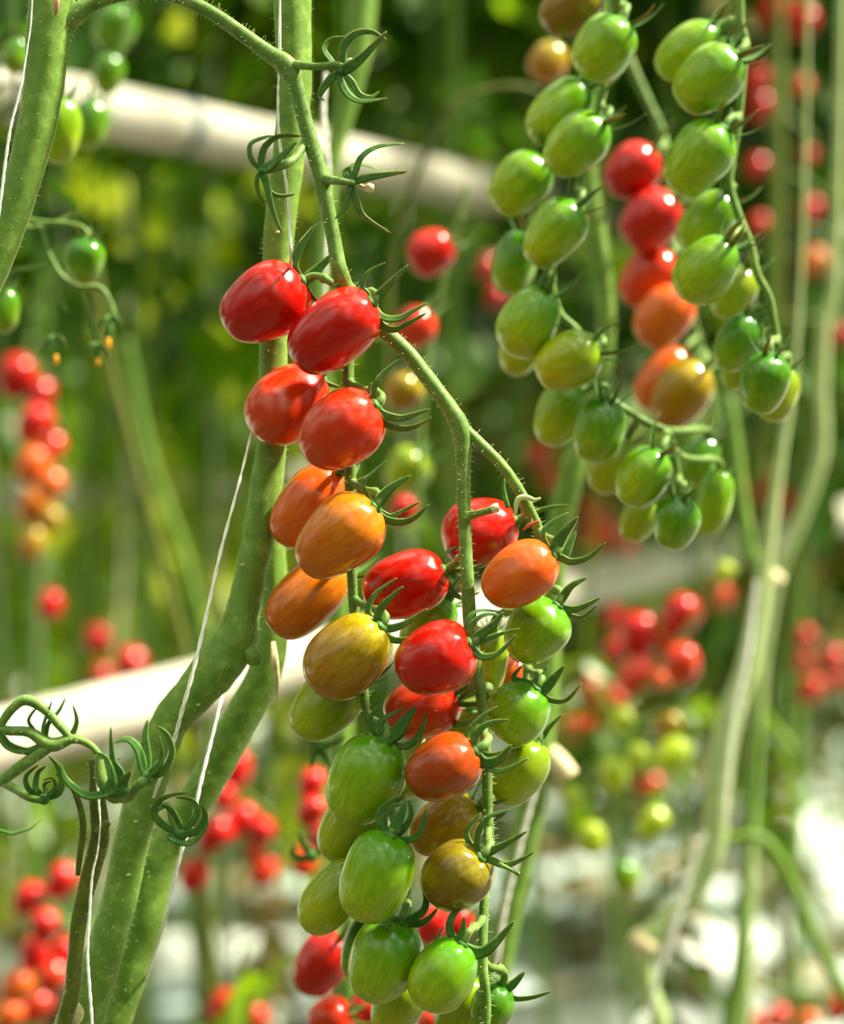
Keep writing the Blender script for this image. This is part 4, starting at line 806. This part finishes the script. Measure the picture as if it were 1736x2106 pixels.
for i in range(14): PL.append((-200+165*i+rp.uniform(-30, 30), 4.7+rp.uniform(-.2, .2), 'low', ['leafsunlit', 'leaf', 'leafsunlit'][i % 3] if i < 7 else ['leafolive', 'leaf', 'leafdark'][i % 3]))
for i in range(13): PL.append((-250+180*i+rp.uniform(-30, 30), 5.7+rp.uniform(-.2, .2), 'low', ['leafdark', 'leaf', 'leafsunlit'][i % 3]))
for i in range(14): PL.append((-250+170*i+rp.uniform(-30, 30), 6.8+rp.uniform(-.2, .2), 'low', ['leafdark', 'leaf'][i % 2]))
ROWN = {2: 'nearest background row of leafy tomato plants, high canopy', 3: 'second background row of leafy tomato plants', 4: 'third background row of leafy tomato plants', 5: 'fourth background row of leafy tomato plants', 6: 'farthest background row of leafy tomato plants', 7: 'farthest background row of leafy tomato plants'}
for px, d, kd, mt in PL:
    r_ = ROWN[int(d)]; plant(px, d, kd, mt, 'blurred leafy plant in the '+r_.replace('leafy tomato plants', 'tomato plants'), r_)
rb = random.Random(8)
for i in range(11):       # unseen row added behind the photographer to cut frontal sky wash
    x = -2.6+.5*i; t = empty('tomato_plant'); t.location = (x, -1.15+rb.uniform(-.1, .1), 0); t.rotation_euler = (0, 0, i*1.3)
    tag(t, 'leafy tomato plant in an unseen row added behind the photographer to cut glare', 'plant', 'leafy plants of the added row behind the photographer')
    for nm, me in (('main_stem', STM[i % 4]), ('foliage', FOLLOW['leafdark'][i % 3])):
        o = bpy.data.objects.new(nm, me); C.objects.link(o); o.parent = t
        if nm == 'foliage': tag(o, kind='stuff')
mb = MB(); mb.v = [(-9, 9, 0), (9, 9, 0), (9, 9, 4.55), (-9, 9, 4.55), (-9, 9.02, 0), (9, 9.02, 0), (9, 9.02, 4.55), (-9, 9.02, 4.55)]
mb.f = [(0, 1, 2, 3), (7, 6, 5, 4), (0, 4, 5, 1), (3, 2, 6, 7), (0, 3, 7, 4), (1, 5, 6, 2)]
tag(mb.build('wall_back', 'wallfilm', smooth=False), kind='structure')
# glasshouse roof bars high overhead
mb = MB()
for i in range(19):
    x = -9+i; add_tube(mb, [Vector((x, -3, 4.6)), Vector((x, 15, 4.6))], [.035, .035], 4)
for i in range(7):
    y = -3+3*i; add_tube(mb, [Vector((-9, y, 4.66)), Vector((9, y, 4.66))], [.06, .06], 4)
tag(mb.build('ceiling', 'pipe', smooth=False), kind='structure')
rs = random.Random(21)
for i in range(24):       # strings and bare stems of the rows behind, hanging all the way down
    px = -120+85*i+rs.uniform(-34, 34); d = rs.uniform(2.5, 5.0); g = P(px, 900, d); mb = MB(); dx = rs.uniform(-.12, .12)
    green = i % 2 == 0; rad = .007 if green else .0018
    path = [Vector((dx*(1-k/6)**2+.02*math.sin(k*1.3+i), .02*math.cos(k+i), 3.0*k/6)) for k in range(7)]
    add_tube(mb, path, [rad]*7, 8, wob=.1)
    o = mb.build('bare_stem' if green else 'support_twine', ('vine', 'palestem', 'brownstem')[i % 3] if green else 'twine'); o.location = (g.x, g.y, 0)
    tag(o, 'faint bare stem far behind in the rows' if green else 'faint blurred string hanging far behind in the rows', 'stem' if green else 'twine', 'bare stems in the rows behind' if green else 'strings hanging in the rows behind')
# separate leaves that read as blurred green shapes
def one_leaf(label, x, y, z, dx, dy, L, mat='leaf'):
    mb = MB(); o = P(x, y, z); d = (RIGHT*dx-UP*dy+TOCAM*.2).normalized(); M = Matrix.Translation(o)
    compound_leaf(mb, o, d, L, random.Random(int(x)))
    add_tube(mb, [o, o+Vector((.01, .02, .12)), o+Vector((.02, .05, .6)), Vector((o.x+.03, o.y+.08, 4.6))], [.0018, .0015, .0012, .001], 5)
    k = mb.build('tomato_leaf', mat, None, M, smooth=False); k.location = o; tag(k, label, 'leaf')
one_leaf('blurred bright green leaf at the bottom left of centre', 640, 1960, 1.45, -1, .25, .13, 'leaf')
one_leaf('blurred broad green leaf right of the light green bunch', 1400, 1620, 1.75, -.1, 1, .2, 'leafdark')
one_leaf('blurred green leaf behind the right lower stems', 1560, 1390, 1.7, .2, 1, .13, 'leaf')
one_leaf('blurred green leaf beside the orange-red bunch', 1470, 1380, 1.85, -.4, .4, .12, 'leaf')
one_leaf('blurred green leaf behind the upper strand of the green tomatoes', 1210, 1260, 1.8, -.1, 1, .15, 'leaf')
one_leaf('blurred leaf low left of the bottom red tomato', 580, 1480, 1.9, .3, .8, .14, 'leafsunlit')

one_leaf('dark blurred leaf covering the upper pipe at the left edge', 70, 60, 1.30, .1, 1, .12, 'leafdark')
one_leaf('dark blurred leaf left of the corner stem at the top edge', 20, -60, 1.25, .1, 1, .13, 'leafdark')
one_leaf('yellow-green blurred leaf behind the lower left vines', 560, 1820, 1.9, -.2, .9, .16, 'leafolive')
cz = P(655, 1535, .93); ME = Matrix.Translation(cz); et = empty('picked_calyx', ME); tag(et, 'small dark star shaped empty calyx behind the olive green tomato', 'calyx')
bare_calyx(et, ME, (655, 1535), .93, [(13, 10, [(640, 1522), (620, 1520)]), (14, 10, [(645, 1555), (640, 1580)]), (13, 10, [(668, 1555), (680, 1578)]), (13, 10, [(680, 1530), (712, 1515)])], hub=24)
cz = P(640, 1760, .96); MF = Matrix.Translation(cz); et = empty('picked_calyx', MF); tag(et, 'pale curled empty calyx in front of the narrow red column', 'calyx')
bare_calyx(et, MF, (640, 1760), .96, [(13, 10, [(618, 1765), (602, 1755), (606, 1735)]), (12, 10, [(625, 1735), (612, 1705)]), (13, 0, [(660, 1750), (690, 1745)])], hub=22)

# ------------------------------------------------------------------ things on the floor
def slab(px, py, sx, sy, sz, rz, label):
    g = CM.to_3x3() @ Vector(((px-868)/F, -(py-1053)/F, -1)); d = (CH-.15)/-g.z; p = Vector((0, 0, CH))+g*d; M = Matrix.Translation((p.x, p.y, 0))
    t = empty('growing_slab', M @ Matrix.Rotation(rz, 4, 'Z')); tag(t, label, 'growing slab', 'white growing slabs')
    mb = MB(); n = 14
    path = [Vector((-sx/2+sx*i/n, 0, sz/2)) for i in range(n+1)]; rr = [sy/2*(.75 if i in (0, n) else 1) for i in range(n+1)]
    add_tube(mb, path, rr, 16, flat=sz/sy, n0=Vector((0, 0, 1)), wob=.08)
    o = mb.build('slab_bag', 'slab', t)
    for u in (-.3, .3):
        mb = MB(); q = Vector((u*sx, 0, sz*.98)); add_tube(mb, [q, q+Vector((0, 0, .07))], [.05, .048], 4, n0=Vector((1, 1, 0))); mb.build('rooting_cube', 'litter', t)
slab(1200, 2050, .75, .30, .14, .15, 'pale blue-white growing slab on the floor at the bottom right of centre')
slab(1520, 1850, .9, .22, .12, .9, 'pale growing slab on the floor behind the arching stem')
slab(1700, 1640, .9, .22, .12, .9, 'pale growing slab on the floor at the right edge')
slab(300, 1900, .9, .22, .12, .3, 'pale growing slab on the floor behind the lower left vines')
rl = random.Random(9); mb = MB()
for i in range(900):
    x, y = rl.uniform(-2.5, 3.5), rl.uniform(2.2, 8); a = rl.random()*6.28
    leaflet(mb, Vector((x, y, .02+rl.random()*.05)), Vector((math.cos(a), math.sin(a), rl.uniform(-.1, .3))), Vector((rl.uniform(-.3, .3), rl.uniform(-.3, .3), 1)).normalized(), rl.uniform(.08, .2), rl.uniform(.02, .05))
tag(mb.build('leaf_litter', 'litter', smooth=False), 'dry brown leaf litter scattered over the white floor film', 'litter', None, 'stuff')
